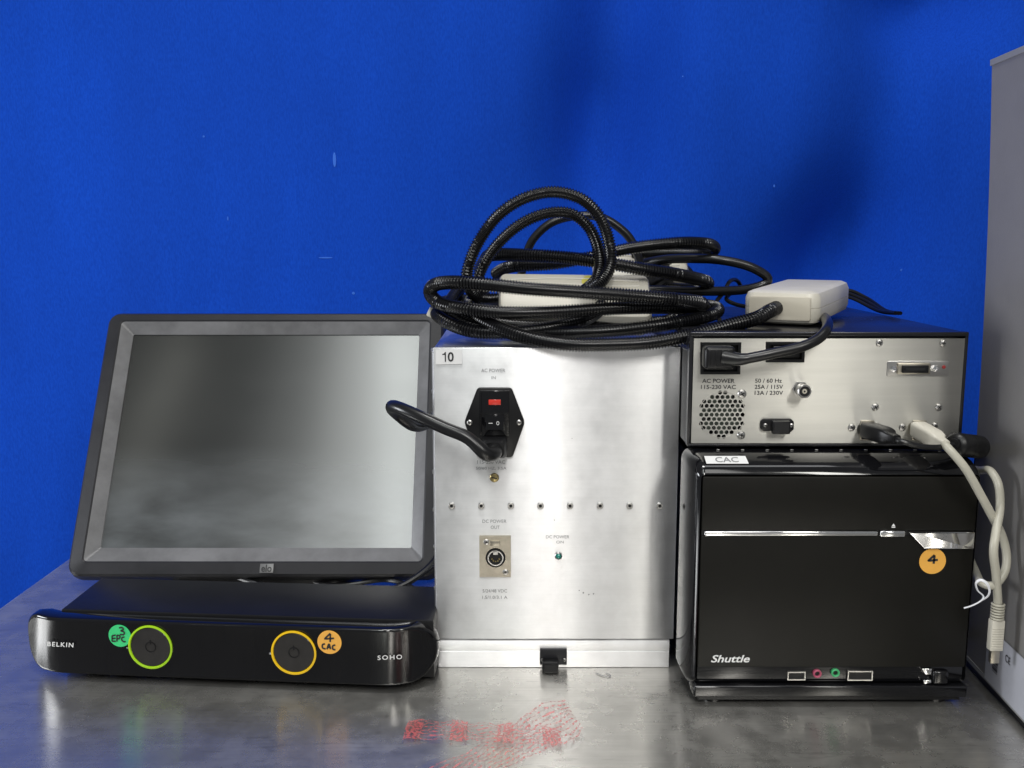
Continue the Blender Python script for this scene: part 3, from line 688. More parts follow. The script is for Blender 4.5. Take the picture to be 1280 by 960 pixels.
# fascia ring: sweeps back to top and sides
def ring(y, l, r_, b, tp, rad): return [(p[0], y, p[1]) for p in rrect(xl - l, xr + r_, 0.018 - b, 0.1725 + tp, rad, 6)]
lp = [ring(0.003, -0.0006, -0.0006, 0.0, -0.0002, 0.003), ring(0.0, 0.0004, 0.0004, 0.0, 0.0006, 0.003), ring(0.0006, 0.0012, 0.001, 0.0, 0.0022, 0.004),
      ring(0.004, 0.0034, 0.0016, 0.004, 0.0065, 0.007), ring(0.012, 0.0058, 0.0020, 0.008, 0.0105, 0.009), ring(0.026, 0.0072, 0.0024, 0.008, 0.0125, 0.009), ring(0.040, 0.0076, 0.0024, 0.008, 0.0125, 0.009)]
mb = loft(lp, False, True); mb.build('fascia', M['gloss'], pc2, smooth=40)
zb = PC(0, 833)[1]; ztr0 = PC(0, 669.5)[1]; ztr1 = PC(0, 662.5)[1]
mb = MB(); mb.box(xl + .0008, xr - .0008, -0.0012, 0.004, ztr1, 0.1718, bev=0.0007); mb.build('drive_door', M['door'], pc2, label='upper satin black door')
mb = MB(); mb.box(xl + .0008, xr - .0008, -0.0012, 0.004, zb, ztr0, bev=0.0007); mb.build('lower_door', M['door'], pc2, label='large lower satin black door')
# trims
xa = PC(880, 666)[0]; xb = PC(1096, 666)[0]
mb = MB(); mb.box(xa, xb, -0.0026, -0.0002, ztr0 + .0002, ztr1 - .0002, bev=0.0011, seg=3); mb.build('chrome_strip', M['chrome'], pc2)
mb = MB(); mb.box(xl + .001, xr - .001, -0.0001, 0.003, ztr0, ztr1); mb.build('trim_groove', M['dark'], pc2)
xa = PC(1098.5, 666)[0]; xb = PC(1130, 666)[0]
mb = MB(); mb.box(xa, xb, -0.0030, -0.0002, ztr0 - .0004, ztr1 + .0002, bev=0.0012, seg=3); mb.build('eject_button', M['chrome'], pc2)
mb = MB(); p0 = PC(1116, 656); mb.prism([(p0[0] - .0013, p0[1] - .0007), (p0[0] + .0013, p0[1] - .0007), (p0[0], p0[1] + .0013)], -0.0015, -0.0011); mb.box(p0[0] - .0013, p0[0] + .0013, -0.0015, -0.0011, p0[1] - .0017, p0[1] - .0011); mb.build('eject_icon', M['print'], pc2)
pts = [PC(*q) for q in ((1133, 663), (1215.5, 663), (1214, 684), (1153, 684))]
mb = MB(); mb.prism(roundpoly(pts, 0.0008), -0.0042, -0.0005, bev=0.0008); em = mb.build('chrome_emblem', M['chrome'], pc2)
x, z = PC(1164.5, 700.5); mb = MB(); mb.lathe([(0.0095, 0), (0.0095, 0.0003), (0, 0.0003)], n=36); s4 = mb.build('round_sticker', M['amber'], pc2, label='amber round sticker with handwritten 4'); s4.location = (x, -0.0014, z)
strokes(s4, hw([[(p[0] * 0.95 + 0.2, p[1] * 0.95 - 3.2) for p in l] for l in FOUR]), -0.0006, 0.0016, M['ink'])
x, z = PC(912.5, 822.3); text('Shuttle', pc2, x, z, -0.0015, 49 * .000575, 10 * .000575, M['print'], bold=0.02, shear=0.25)
# port strip below the door (recessed gloss)
mb = MB(); mb.box(xl + .001, xr - .001, 0.0012, 0.006, 0.017, zb - .0006, bev=0.0005); mb.build('port_strip', M['gloss'], pc2)
def usb(xa, za, xb, zb_, name):
    mb = MB(); plate([(xa, za), (xb, za), (xb, zb_), (xa, zb_)], [[(xa + .0008, za + .0008), (xb - .0008, za + .0008), (xb - .0008, zb_ - .0008), (xa + .0008, zb_ - .0008)]], -0.0006, 0.0024, mb)
    o = mb.build(name, M['screw'], pc2)
    mb = MB(); mb.box(xa + .0008, xb - .0008, 0.0006, 0.0016, za + .0008, zb_ - .0008); mb.box(xa + .0016, xb - .0016, -0.0002, 0.0008, zb_ - .0034, zb_ - .0016, mi=1); mb.build('port_tongue', [M['dark'], M['plastic']], o)
    return o
a = PC(984, 850, 0); b = PC(1007, 839.5, 0); usb(a[0], a[1], b[0], b[1], 'usb_port')
a = PC(1059, 850.5, 0); b = PC(1091, 838.5, 0); usb(a[0], a[1], b[0], b[1], 'esata_port')
for px, py, m_ in ((1021.3, 841.8, M['pink']), (1044, 840.8, M['gjack'])):
    x, z = PC(px, py); mb = MB(); mb.lathe([(0.0031, -0.001), (0.0031, 0.0014), (0.0026, 0.0018), (0.0018, 0.0014), (0.0017, -0.0006)], n=22); mb.lathe([(0.0017, 0.0002), (0, 0.0002)], n=16, mi=1)
    mb.build('audio_jack', [m_, M['dark']], pc2).location = (x, 0.0004, z)
# glossy moulded power key at right, bottom ledge and plinth
x0, z0 = PC(1150, 854); x1, z1 = PC(1192, 835)
mb = MB(); mb.box(x0 + .008, x1 - .004, -0.0034, 0.003, z0, z1 - .001, bev=0.0022, seg=3); mb.build('power_button', M['gloss'], pc2)
mb = MB(); mb.prism([(x0, z1), (x0 + .0075, z1), (x0 + .0075, z1 - .0045), (x0 + .003, z1 - .0045)], -0.0012, 0.001, bev=.0004); mb.prism([(x0 + .0015, z0 + .0028), (x0 + .007, z0 + .0035), (x0 + .0075, z0 + .001), (x0 + .002, z0)], -0.002, 0.001, bev=.0004); mb.build('key_surround', M['chrome'], pc2)
mb = MB(); mb.box(xl - .002, xr + .001, -0.0040, 0.03, 0.0075, 0.0165, bev=0.0016, seg=3); mb.build('bottom_ledge', M['gloss'], pc2)
mb = MB(); mb.box(xl + .002, xr - .002, 0.0, 0.30, 0.0035, 0.0125, bev=0.001); mb.build('plinth', M['plastic'], pc2)
for fx, fy in ((xl + .016, 0.012), (xr - .016, 0.012), (xl + .016, 0.28), (xr - .016, 0.28)):
    mb = MB(); mb.lathe([(0.008, 0), (0.0085, 0.0036), (0, 0.0036)], n=20, axis='Z'); mb.build('foot', M['rubber'], pc2).location = (fx, fy, 0)
# top label and metal dabs added as a row of edge highlights
zz = 0.1808
a0 = atZ(880, 582.3, zz); 
mb = MB(); q = [(-0.0945, 0.0049, 0.1794), (-0.0645, 0.0049, 0.1794), (-0.0655, 0.0118, 0.1834), (-0.0950, 0.0118, 0.1834)]
nrm = Vector((0, -0.50, 0.866)) * 0.0007
t = bmesh.new(); t.faces.new([t.verts.new(Vector(p) + nrm) for p in q]); mb._merge(t); tl = mb.build('asset_label', M['white'], pc2, label='white label reading CAC')
LM = Matrix.Translation(Vector((-0.0795, 0.0083, 0.1814)) + nrm * 1.35) @ Matrix.Rotation(math.atan2(0.0069, 0.0040) * -1, 4, 'X')
text('CAC', tl, 0, 0, 0, 0.0165, 0.0052, M['greyink'], Mx=LM, bold=0.01)
for i in range(10):
    mb = MB(); mb.box(-0.0012, 0.0012, -0.0008, 0.0008, -0.0002, 0.0004, bev=0.0002); mb.build('edge_glint', M['screw'], pc2).location = (-0.082 + i * 0.0180, 0.0262, HT + 0.0002)

# ================================================================== METAL BACKED UNIT (upper right)
ux = 0.231; UY = -0.030; UZ = HT + 0.0005
un = thing('electronics_unit', 'flat black unit with brushed metal back plate full of sockets on the computer', 'electronics unit', (ux, UY, UZ))
def UN(px, py, dy=0): p = atY(px, py, UY + dy); return p.x - ux, p.z - UZ
ul, uzt = UN(864, 423); ur = UN(1204, 423)[0]; ub = UN(864, 553.5)[1]
ul = -0.0998; ur = 0.0955
CT = 0.0855
mb = MB(); mb.box(ul - .0028, ur + .0024, 0.004, 0.26, 0.0022, CT, bev=0.0012); mb.build('case', M['case'], un)
mb = MB(); mb.box(ul - .0028, ur + .0024, -0.0022, 0.006, CT - .0028, CT + .0004, bev=0.0008); mb.box(ul - .0028, ur + .0024, -0.0018, 0.006, 0.0018, ub - .0004, bev=0.0006)
mb.box(ul - .0030, ul - .0004, -0.0012, 0.006, 0.003, CT - .001, bev=0.0004); mb.box(ur + .0002, ur + .0026, -0.0012, 0.006, 0.003, CT - .001, bev=0.0004); mb.build('case_rim', M['case'], un)
holes = []
fx, fz = UN(902, 518); FR = 29.5 * (0.687 * 0.9885 + 0.14 * .15) / 1200
pitch = 6.45 * 0.70 / 1200
for r_ in range(-5, 6):
    for c_ in range(-6, 7):
        hx = (c_ + (0.5 if r_ % 2 else 0)) * pitch; hz = r_ * pitch * 0.866
        if math.hypot(hx, hz) < FR - 0.0008 and not (hx > 0.011 and abs(abs(hz) - 0.0142) < .003): holes.append(circ(fx + hx, fz + hz, pitch * 0.415, 10, 0))
uh = lambda a, b: [UN(a[0], b[1]), UN(b[0], b[1]), UN(b[0], a[1]), UN(a[0], a[1])]
inl_r = uh((875, 427.5), (924.5, 467.5)); out_r = uh((956.5, 427), (1004.5, 452.5))
holes += [inl_r, out_r]
mb = MB(); plate([(ul, ub), (ur, ub), (ur, uzt), (ul, uzt)], holes, -0.0012, 0.0012, mb); bp_ = mb.build('back_plate', M['steel'], un)
mb = MB(); mb.lathe([(FR, 0.0), (FR, 0.0004), (FR - .0004, 0.0004), (FR - .0004, 0)], n=48)
mb.build('grille_edge', M['steel'], un).location = (fx, -0.0011, fz)
mb = MB(); mb.lathe([(0.0085, 0.0006), (0.0085, 0.001), (0, 0.001)], n=24)
for k_ in range(7):
    an = 2 * math.pi * k_ / 7; t = bmesh.new()
    vs = [t.verts.new((r_ * math.cos(an + d_), -0.0006 + yy, r_ * math.sin(an + d_))) for r_, d_, yy in ((0.008, 0, 0.0004), (0.016, 0.1, 0.0002), (0.016, 0.62, 0.0012), (0.008, 0.55, 0.0012))]
    t.faces.new(vs); mb._merge(t)
mb.build('fan', M['fan'], un).location = (fx, 0.0035, fz)
def ptextU(s, px, py, wpx, hpx): x, z = UN(px, py); text(s, un, x, z, -0.0014, wpx * .00059, hpx * .00059, M['ink'], bold=0.015)
ptextU('AC POWER', 897.5, 475.7, 40, 5.2); ptextU('115-230 VAC', 897.5, 483.4, 43, 5.2)
ptextU('50 / 60 Hz', 960, 475.5, 33, 5.2); ptextU('25A / 115V', 960.5, 483.2, 35, 5.2); ptextU('13A / 230V', 960.5, 490.7, 35, 5.2)
def sock(rct, name):
    (xa, za), (xb, _), (_, zb_), _ = rct
    mb = MB(); plate([(xa, za), (xb, za), (xb, zb_), (xa, zb_)], [[(xa + .002, za + .002), (xb - .002, za + .002), (xb - .002, zb_ - .002), (xa + .002, zb_ - .002)]], -0.0020, 0.0050, mb)
    mb.box(xa + .001, xb - .001, 0.0022, 0.0028, za + .001, zb_ - .001)
    return mb.build(name, M['plastic'], un)
sock(inl_r, 'power_inlet'); os_ = sock(out_r, 'power_outlet')
(xa, za), (xb, _), (_, zb_), _ = out_r
mb = MB(); mb.box(xa + .005, xb - .003, -0.0008, 0.0024, za + .003, zb_ - .003, bev=.001)
for q in (0.3, 0.5, 0.7): mb.box(xa + (xb - xa) * q, xa + (xb - xa) * q + .0012, -0.001, 0, (za + zb_) / 2 - .002, (za + zb_) / 2 + .002, mi=1)
mb.build('outlet_insert', [M['plastic'], M['dark']], os_)
for px, py, r_ in ((927, 492, .0032), (926, 543.5, .0030), (1098.3, 428.2, .0026), (1178, 428.8, .0026), (1093.3, 508.6, .0027), (1172.5, 508.6, .0027), (1063.6, 534, .0027), (1127.4, 533.7, .0027), (1167.6, 531.7, .0024)):
    x, z = UN(px, py); screw(un, x, -0.0012, z, r_, 0.0014)
# bnc
x, z = UN(999.5, 486); mb = MB(); mb.lathe([(0.0062, 0), (0.0062, 0.0010), (0.0052, 0.0012)], n=6); mb.lathe([(0.0044, 0.0010), (0.0044, 0.0060)], n=28)
mb.lathe([(0.0044, 0.0058), (0.0049, 0.0062), (0.0049, 0.0110), (0.0045, 0.0115), (0.0038, 0.0115), (0.0037, 0.0050)], n=28)
mb.lathe([(0.0037, 0.0105), (0.0018, 0.0105)], n=24, mi=1); mb.lathe([(0.0018, 0.0106), (0.0016, 0.0114), (0.0008, 0.0114)], n=16, mi=2); mb.lathe([(0.0008, 0.0108), (0, 0.0108)], n=10, mi=1)
mb.lathe([(0.0006, 0), (0.0006, 0.0012), (0, 0.0014)], c=(0.0044, -0.0085, 0.001), n=8, axis='X')
mb.build('coaxial_connector', [M['screw'], M['dark'], M['beige2']], un, smooth=30).location = (x, -0.0012, z)
# serial
pts = [UN(*q) for q in ((953, 522.5), (987, 522.5), (991, 526), (991, 536), (986, 540), (968, 540.5), (965, 538), (953, 538), (949.5, 535), (949.5, 526))]
mb = MB(); mb.prism(roundpoly(pts, 0.0008), -0.0032, -0.0010, bev=0.0006); so = mb.build('serial_connector', M['plastic'], un)
x0, z0 = UN(962, 540); x1, z1 = UN(984.5, 524); mb = MB(); mb.box(x0, x1, -0.0085, -0.003, z0, z1, bev=.0007); mb.box(x0 + .0012, x1 - .0012, -0.0088, -0.0083, z0 + .0012, z1 - .0012, mi=1); mb.build('connector_shell', [M['plastic'], M['dark']], so)
for px in (955, 987.5): x, z = UN(px, 530.5); screw(so, x, -0.0031, z, 0.0016, 0.0014)
# parallel style connector plate
x0, z0 = UN(1107, 470.5); x1, z1 = UN(1186, 450.8)
mb = MB(); mb.prism(rrect(x0, x1, z0, z1, 0.0015, 3), -0.0016, -0.0010, bev=.0003); cp = mb.build('connector_plate', M['screw'], un)
x0, z0 = UN(1119, 467); x1, z1 = UN(1161, 453); mb = MB(); mb.box(x0, x1, -0.0042, -0.0014, z0, z1, bev=.0008)
mb.box(x0 + .0026, x1 - .0022, -0.0062, -0.004, z0 + .0012, z1 - .0014, bev=.0006, mi=1); mb.box(x0 + .005, x1 - .005, -0.0066, -0.006, z0 + .0032, z1 - .0034, mi=2); mb.build('multi_pin_socket', [M['nickel'], M['plastic'], M['dark']], cp)
for px, py in ((1115, 460.5), (1167, 459.8)):
    x, z = UN(px, py); mb = MB(); mb.lathe([(0.0024, 0), (0.0024, 0.003), (0.0010, 0.0034), (0.0009, 0.0024), (0, 0.0024)], n=6); mb.build('jack_post', M['chrome'], cp).location = (x, -0.0014, z)
x, z = UN(1178.5, 458.4); mb = MB(); mb.lathe([(0.0014, 0), (0.0012, 0.0007), (0, 0.0010)], n=14); mb.build('red_indicator', M['redled'], cp).location = (x, -0.0015, z)
for (pxa, pxb) in ((1073.5, 1092), (1138.5, 1157)):
    x0, z0 = UN(pxa, 550); x1, z1 = UN(pxb, 525); mb = MB(); mb.box(x0, x1, -0.0022, -0.0010, z0, z1, bev=.0004); mb.box(x0 + .001, x1 - .001, -0.0025, -0.002, z0 + .001, z1 - .001, mi=1); mb.build('usb_port', [M['nickel'], M['dark']], un)

# power cord of the unit
c0 = atY(903, 446, UY - 0.010)
pu = thing('mains_lead', 'black power cord plugged into the metal back plate, looping up past ivory adapter', 'power cord', c0)
mb = MB(); mb.box(c0.x - .0135, c0.x + .008, UY - .016, UY - .0015, c0.z - .0085, c0.z + .0078, bev=.0025, seg=3)
for i in range(4): mb.box(c0.x - .011 + i * .0045, c0.x - .0095 + i * .0045, UY - .0165, UY - .015, c0.z - .006, c0.z + .0055, bev=.0003)
mb.build('plug', M['plastic'], pu, world=True)
P = [c0 + Vector((0.000, -0.002, 0)), c0 + Vector((0.010, -0.006, -0.001)), atY(935, 448, UY - .018), atY(965, 442, UY - .020), atY(1000, 434, UY - .020), atY(1022, 424, UY - .016), atY(1033, 412, UY - .008), atY(1034, 402, UY + .016), Vector((0.246, 0.04, 0.277)), Vector((0.254, 0.09, 0.2765)), Vector((0.28, 0.16, 0.276)), Vector((0.25, 0.22, 0.276))]
mb = MB(); mb.tube(spline(P, .0015), .0038, 14, rf=lambda i, t_: .0038 + .0024 * max(0, 1 - i / 12)); mb.build('cable', M['rubber'], pu, world=True)

# ================================================================== ADAPTER WITH HOSE
A1 = atZ(1023, 408, 0.272)
ad = thing('ivory_adapter_box', 'ivory plastic adapter box with ribbed black hose entering it on the right unit', 'adapter', (0.2315 + 0.0285 * -0.866 + 0.5 * 0.0575, 0.005 + 0.0285 * 0.5 + 0.866 * 0.0575, 0.2745), R(-30))
tilt2 = Matrix.Rotation(R(2.0), 4, 'X')
def loopbox(hx, hy, z0, z1, r, bev, mbx=None):
    lp = []
    for (zz, ins) in ((z0, bev), (z0 + bev * .3, bev * .3), (z0 + bev, 0), ((z0 + z1) / 2 - .0002, 0), ((z0 + z1) / 2, .0005), ((z0 + z1) / 2 + .0004, 0), (z1 - bev, 0), (z1 - bev * .3, bev * .3), (z1, bev)):
        lp.append([(p[0], p[1], zz) for p in rrect(-hx + ins, hx - ins, -hy + ins, hy - ins, max(r - ins, .0008), 5)])
    return loft(lp, mb=mbx)
mb = loopbox(.0290, .0610, 0, .0258, .010, .0060); mb.build('housing', M['beige'], ad, Mx=tilt2, smooth=30)
mb = MB(); mb.prism(rrect(-.0235, .0235, .0035, .0215, .0015, 3), -.0619, -.058, bev=.0005); mb.build('end_plate', M['beige2'], ad, Mx=tilt2)
PITCH = 0.00225
def corrug(P, r=0.0055, closed=False):
    S = spline(P, PITCH / 4, closed); mb = MB()
    mb.tube(S, r, 16, rf=lambda i, t_: r * (1.0, 1.0, 0.80, 0.80)[i % 4], caps=not closed)
    return mb
aw = world_of(ad)
ent = aw @ (tilt2 @ Vector((-0.002, -0.0600, .0130)))
out_ = aw @ (tilt2 @ Vector((-0.004, -0.0770, .0115)))
hB = [ent, out_, atY(945, 398, -.004), atY(915, 406, -.008), atY(865, 419, -.012), atY(815, 428, -.013), atY(760, 431, -.011), atY(705, 430, -.008), atY(655, 421, 0.0), atY(615, 406, .015), atY(590, 391, .035), atY(585, 378, .07), atY(600, 376, .12), atY(650, 384, .16)]
corrug(hB).build('hose', M['hose'], ad, world=True, smooth=60)

# ================================================================== IVORY BOX inside the coil, and one behind
def tiltbox(name, label, cen, wx, hz, dy, tl, rz, ry=0):
    o = thing(name, label, 'adapter', cen, rz)
    lp = []
    for (yy, ins) in ((0, .004), (.001, .0015), (.004, 0), (dy / 2, 0), (dy / 2 + .0003, .0006), (dy / 2 + .0006, 0), (dy - .004, 0), (dy - .001, .0015), (dy, .004)):
        lp.append([(p[0], yy, p[1]) for p in rrect(-wx / 2 + ins, wx / 2 - ins, -hz / 2 + ins, hz / 2 - ins, .006 - ins, 4)])
    mb = loft(lp); mb.build('housing', M['beige'], o, Mx=Matrix.Rotation(-tl, 4, 'X') @ Matrix.Rotation(ry, 4, 'Y'), smooth=30)
    return o
c1 = atY(719, 368, .050)
ib = tiltbox('ivory_adapter_box', 'ivory plastic box lying inside the coil of hoses on the silver box', c1, .122, .043, .030, R(38), R(2), R(1))
c2 = atY(800, 329, .150)
ib2 = tiltbox('ivory_adapter_box', 'second ivory box showing behind the coil, only its upper edge visible', c2, .085, .030, .028, R(50), R(-8), R(-6))
mb = MB(); q = c1 + Vector((0.0118, -.0018, 0.0085)) 
mb.lathe([(.0060, 0), (.0060, .0004), (0, .0004)], n=24); mb.build('round_sticker', M['yel'], ib, label='yellow round sticker', Mx=Matrix.Rotation(-R(38), 4, 'X') @ Matrix.Translation((.0118, -.0003, .012)))

for bx_, wx_, zs_ in ((ib, .104, (.0145, .0095, .0035)), (ib2, .070, (.0085, .0035, -.0015))):  # wavy ribs; on the front box they stand in for hose shadow stripes
    for i_, zz_ in enumerate(zs_):
        mb = MB(); mb.tube([(-wx_ / 2 + wx_ * k_ / 24, .0004, zz_ + .0016 * math.sin(k_ * .19 + i_ * .5)) for k_ in range(25)], .0013, 8)
        mb.build('stripe_rib', M['beige'], bx_, Mx=Matrix.Rotation(-(R(38) if bx_ is ib else R(50)), 4, 'X'))
# ================================================================== HOSES
def YP(l): return [atY(*p) for p in l]
coil = thing('coiled_hose', 'ribbed black hose coiled flat in loops on top of the silver box', 'hose', (0.035, 0.06, 0.262))
loops = {
 'A': [(537.5, 366, .045), (545, 355.5, .030), (570, 353, .018), (610, 356, .012), (660, 361, .008), (720, 365, .006), (790, 370, .006), (850, 375, .010), (876, 379, .022), (872, 386, .030), (830, 384, .022), (770, 385, .014), (700, 390, .010), (630, 391, .010), (580, 386, .016), (550, 379, .030)],
}
corrug(YP(loops['A']), closed=True).build('hose_loop', M['hose'], coil, world=True, smooth=60)
LP2 = [
 [(655, 398, .10), (600, 378, .12), (560, 377, .085), (545, 388, .055), (558, 402, .030), (592, 414, .018), (640, 415, .014), (690, 409, .018), (735, 397, .030), (752, 380, .05), (745, 360, .075)],
 [(575, 360, .09), (562, 382, .05), (575, 399, .030), (610, 411, .022), (660, 416, .020), (720, 416, .012), (790, 411, .010), (850, 402, .016), (892, 392, .035), (893, 384, .06), (860, 381, .09), (800, 384, .11), (740, 388, .12)],
 [(886, 384, .04), (872, 392, .035), (850, 398, .036), (830, 402, .05), (780, 404, .05), (700, 408, .04), (640, 406, .04), (600, 398, .05), (590, 386, .08)],
 [(600, 338, .13), (606, 326, .105), (616, 318.5, .09), (660, 319, .075), (707, 322, .065), (754, 328, .055), (806, 337, .055), (850, 344, .065), (884, 353, .09), (872, 362, .12), (830, 360, .14)],
 [(620, 342, .13), (640, 333, .11), (690, 330, .10), (740, 321, .10), (790, 310, .10), (845, 304, .10), (883, 305, .11), (893, 311, .125), (880, 317, .14), (840, 317, .15), (790, 318, .16)],
]
for l in LP2: corrug(YP(l)).build('hose_loop', M['hose'], coil, world=True, smooth=60)
arch = thing('arched_hose', 'ribbed black hose standing up in a tall double arch above the coil', 'hose', (0.02, 0.04, 0.27))
AR = [(640, 372, .06), (600, 372, .06), (584, 352, .048), (588, 325, .045), (602, 296, .045), (624, 268, .045), (655, 248, .045), (692, 240, .045), (727, 249, .045), (750, 272, .044), (761, 302, .042), (763, 330, .040), (752, 352, .034), (735, 366, .024)]
AR2 = [(650, 380, .07), (612, 375, .07), (598, 354, .060), (606, 328, .058), (625, 302, .058), (651, 280, .058), (682, 267, .058), (713, 267, .058), (735, 283, .056), (747, 308, .052), (750, 332, .046), (745, 350, .038), (730, 364, .028)]
corrug(YP(AR), .0051).build('hose_loop', M['hose'], arch, world=True, smooth=60)
corrug(YP(AR2), .0050).build('hose_loop', M['hose'], arch, world=True, smooth=60)
# smooth cables behind
sm = thing('smooth_black_cable', 'smooth black cable looping out to the right behind the coil of hoses', 'cable', atY(880, 345, .14))
mb = MB(); mb.tube(spline(YP([(800, 330, .15), (835, 324, .13), (890, 324, .11), (930, 331, .105), (954, 342, .105), (960, 351, .105), (948, 358, .105), (920, 363, .10), (870, 364, .09), (815, 363, .08), (760, 364, .09)]), .002), .0040, 12); mb.build('cable', M['rubber'], sm, world=True)
sm2 = thing('smooth_black_cable', 'smooth black cable arching small behind the tall hose arch', 'cable', atY(720, 300, .15))
mb = MB(); mb.tube(spline(YP([(650, 350, .14), (658, 318, .14), (668, 297, .14), (690, 278, .14), (720, 270, .14), (752, 272, .14), (778, 288, .14), (792, 306, .14), (800, 330, .14)]), .002), .0038, 12); mb.build('cable', M['rubber'], sm2, world=True)
bd = thing('cable_bundle', 'dark tangle of black cable behind the right end of the coil', 'cable', atY(845, 345, .16))
for off in ((0, 0, 0), (6, 8, .012), (-8, 14, -.01), (4, 20, .0)):
    mb = MB(); mb.tube(spline(YP([(800 + off[0], 352 + off[1], .12 + off[2]), (825 + off[0], 334 + off[1], .14 + off[2]), (848 + off[0], 332 + off[1], .16 + off[2]), (862 + off[0], 345 + off[1], .17 + off[2]), (845 + off[0], 360 + off[1] * .6, .16 + off[2]), (800, 360 + off[1] * .6, .13)]), .002), .0045, 10); mb.build('cable', M['rubber'], bd, world=True)
th = thing('thin_black_cable', 'thin black cable kinked in a knot left of the ivory adapter', 'cable', atY(905, 370, .12))
mb = MB(); mb.tube(spline([atY(900, 400, .055), atY(893, 392, .07), atY(895, 378, .09), atY(904, 366, .10), atY(912, 352, .11), atY(920, 350, .12), atY(925, 358, .125), atY(914, 366, .11), atY(908, 374, .10), atY(922, 381, .10), atY(950, 386, .11)], .0015), .0018, 8); mb.build('cable', M['rubber'], th, world=True)
tr_ = thing('thin_black_cable', 'thin black cables trailing to the right behind the ivory adapter', 'cable', (.30, .17, .274))
for dx in (0, .006, -.008):
    mb = MB(); mb.tube(spline([(.27 + dx, .17, .276), (.302 + dx, .175, .288 + dx * .3), (.318 + dx, .16, .284), (.328 + dx * .5, .13, .2745), (.331 + dx * .3, .10, .2745)], .002), .0017, 8); mb.build('cable', M['rubber'], tr_, world=True)
z_ = atY(541, 391, .05)
zt_ = thing('cable_tie', 'small white cable tie head at the left end of the hose coil', 'cable tie', z_)
mb = MB(); mb.box(-.004, .002, -.004, .003, -.004, .004, bev=.0012, Mx=Matrix.Rotation(R(25), 4, 'Y')); mb.box(.001, .005, -.002, .002, -.001, .001, bev=.0003); mb.build('tie_head', M['beige'], zt_)
ring_ = [(0.0065 + .0058 * math.cos(a), 0.0, .0058 * math.sin(a)) for a in [i * math.pi / 10 for i in range(21)]]
mb = MB(); mb.tube(ring_, .0008, 6, caps=False); mb.build('tie_strap', M['beige'], zt_)

# ================================================================== BLACK USB CABLE WITH FERRITE
def usbplug(parent, p0, p1, wd, ht, m, tipm=None, ribs=0, name='plug', s0=1.0, s1=0.6):
    p0, p1 = Vector(p0), Vector(p1); d = (p1 - p0); L_ = d.length; d.normalize()
    side = d.cross(Vector((0, 0, 1))); side = side.normalized() if side.length > .1 else Vector((1, 0, 0)); up = side.cross(d)
    lp = []
    for t_, s in ((0, .92 * s0), (.03, s0), (.60, s0), (.74, .86 * s0), (.80, s1 * 1.0), (1.0, s1 * .8)):
        c = p0 + d * L_ * t_; lp.append([c + side * q[0] * s + up * q[1] * s for q in rrect(-wd / 2, wd / 2, -ht / 2, ht / 2, min(wd, ht) * .22, 3)])
    mb = loft(lp); return mb.build(name, m, parent, world=True, smooth=30)
g0 = atY(1084, 537, UY - .002); g1 = atY(1121, 549, UY - .040)
ub_ = thing('black_usb_cable', 'black plug and cord with fat ferrite bead, left of the ivory plug', 'usb cable', g0)
usbplug(ub_, g0, g1, .0125, .0115, M['plastic'])
mb = MB(); mb.tube(spline([g1 + (g0 - g1) * .08, atY(1128, 552, UY - .043), atY(1150, 558, UY - .043), atY(1175, 559, UY - .040), atY(1195, 555, UY - .032), atY(1225, 556, UY - .012)], .0015), .0020, 10); mb.build('cord', M['rubber'], ub_, world=True)
fa = atY(1192, 555, UY - .034); fb = atY(1226, 559, UY - .006)
d = (fb - fa).normalized()
mb = MB(); L_ = (fb - fa).length; t_ax = Matrix.Translation(fa) @ d.to_track_quat('Z', 'Y').to_matrix().to_4x4()
mb.lathe([(0, -.001), (.004, -.001), (.0045, 0.002), (.0070, .003), (.0084, .005), (.0084, L_ * .45), (.0078, L_ * .46), (.0084, L_ * .48), (.0084, L_ - .004), (.007, L_ - .001), (0, L_)], n=24, axis='Z', Mx=t_ax)
mb.build('ferrite_bead', M['plastic'], ub_, world=True)
mb = MB(); mb.tube(spline([fb - d * .004, atY(1226, 566, .004), atY(1224, 590, .010), atY(1219, 640, .010), atY(1217, 700, .010), atY(1216, 780, .012), Vector((.350, .02, .02))], .002), .0046, 10); mb.build('cord', M['rubber'], ub_, world=True)  # thick dark run, added to fill the shaded gap beside the computer

# ================================================================== IVORY USB CABLE
h0 = atY(1147, 536, UY - .002); h1 = atY(1182, 556, UY - .040)
uc = thing('ivory_usb_cable', 'ivory cable looped down in front of the grey cabinet, metal plug hanging', 'usb cable', h0)
usbplug(uc, h0, h1, .0125, .0115, M['beige'], name='plug')
P = [h1 + (h0 - h1) * .1, atY(1186, 561, -.074), atY(1207, 586, -.078), atY(1226, 619, -.076), atY(1240, 645, -.072), atY(1252, 668, -.070), atY(1258, 692, -.072), atY(1256, 714, -.076), atY(1243, 731, -.078), atY(1228, 729, -.070), atY(1220, 716, -.050), Vector((.337, -.030, .115)), Vector((.337, -.018, .14)), Vector((.3385, -.022, .165)),
     atY(1226, 588, -.040), atY(1238, 589, -.056), atY(1248, 606, -.066), atY(1250, 635, -.070), atY(1245, 665, -.080), atY(1242, 690, -.084), atY(1245, 718, -.080), atY(1247, 745, -.078), atY(1247.5, 760, -.078)]
mb = MB(); mb.tube(spline(P, .0015), .0029, 12); mb.build('cord', M['cord'], uc, world=True)
q0 = atY(1247.5, 757, -.078); q1 = atY(1247.5, 812, -.078); zax = q0.z - q1.z
mb = MB()
for i in range(6): mb.lathe([(.0034, 0), (.0046, .0004), (.0046, .0012), (.0036, .0016)], c=(q0.x, q0.y, q0.z - .0018 - i * .0020 + .002), n=16, axis='Z')
mb.build('strain_relief', M['cord'], uc, world=True)
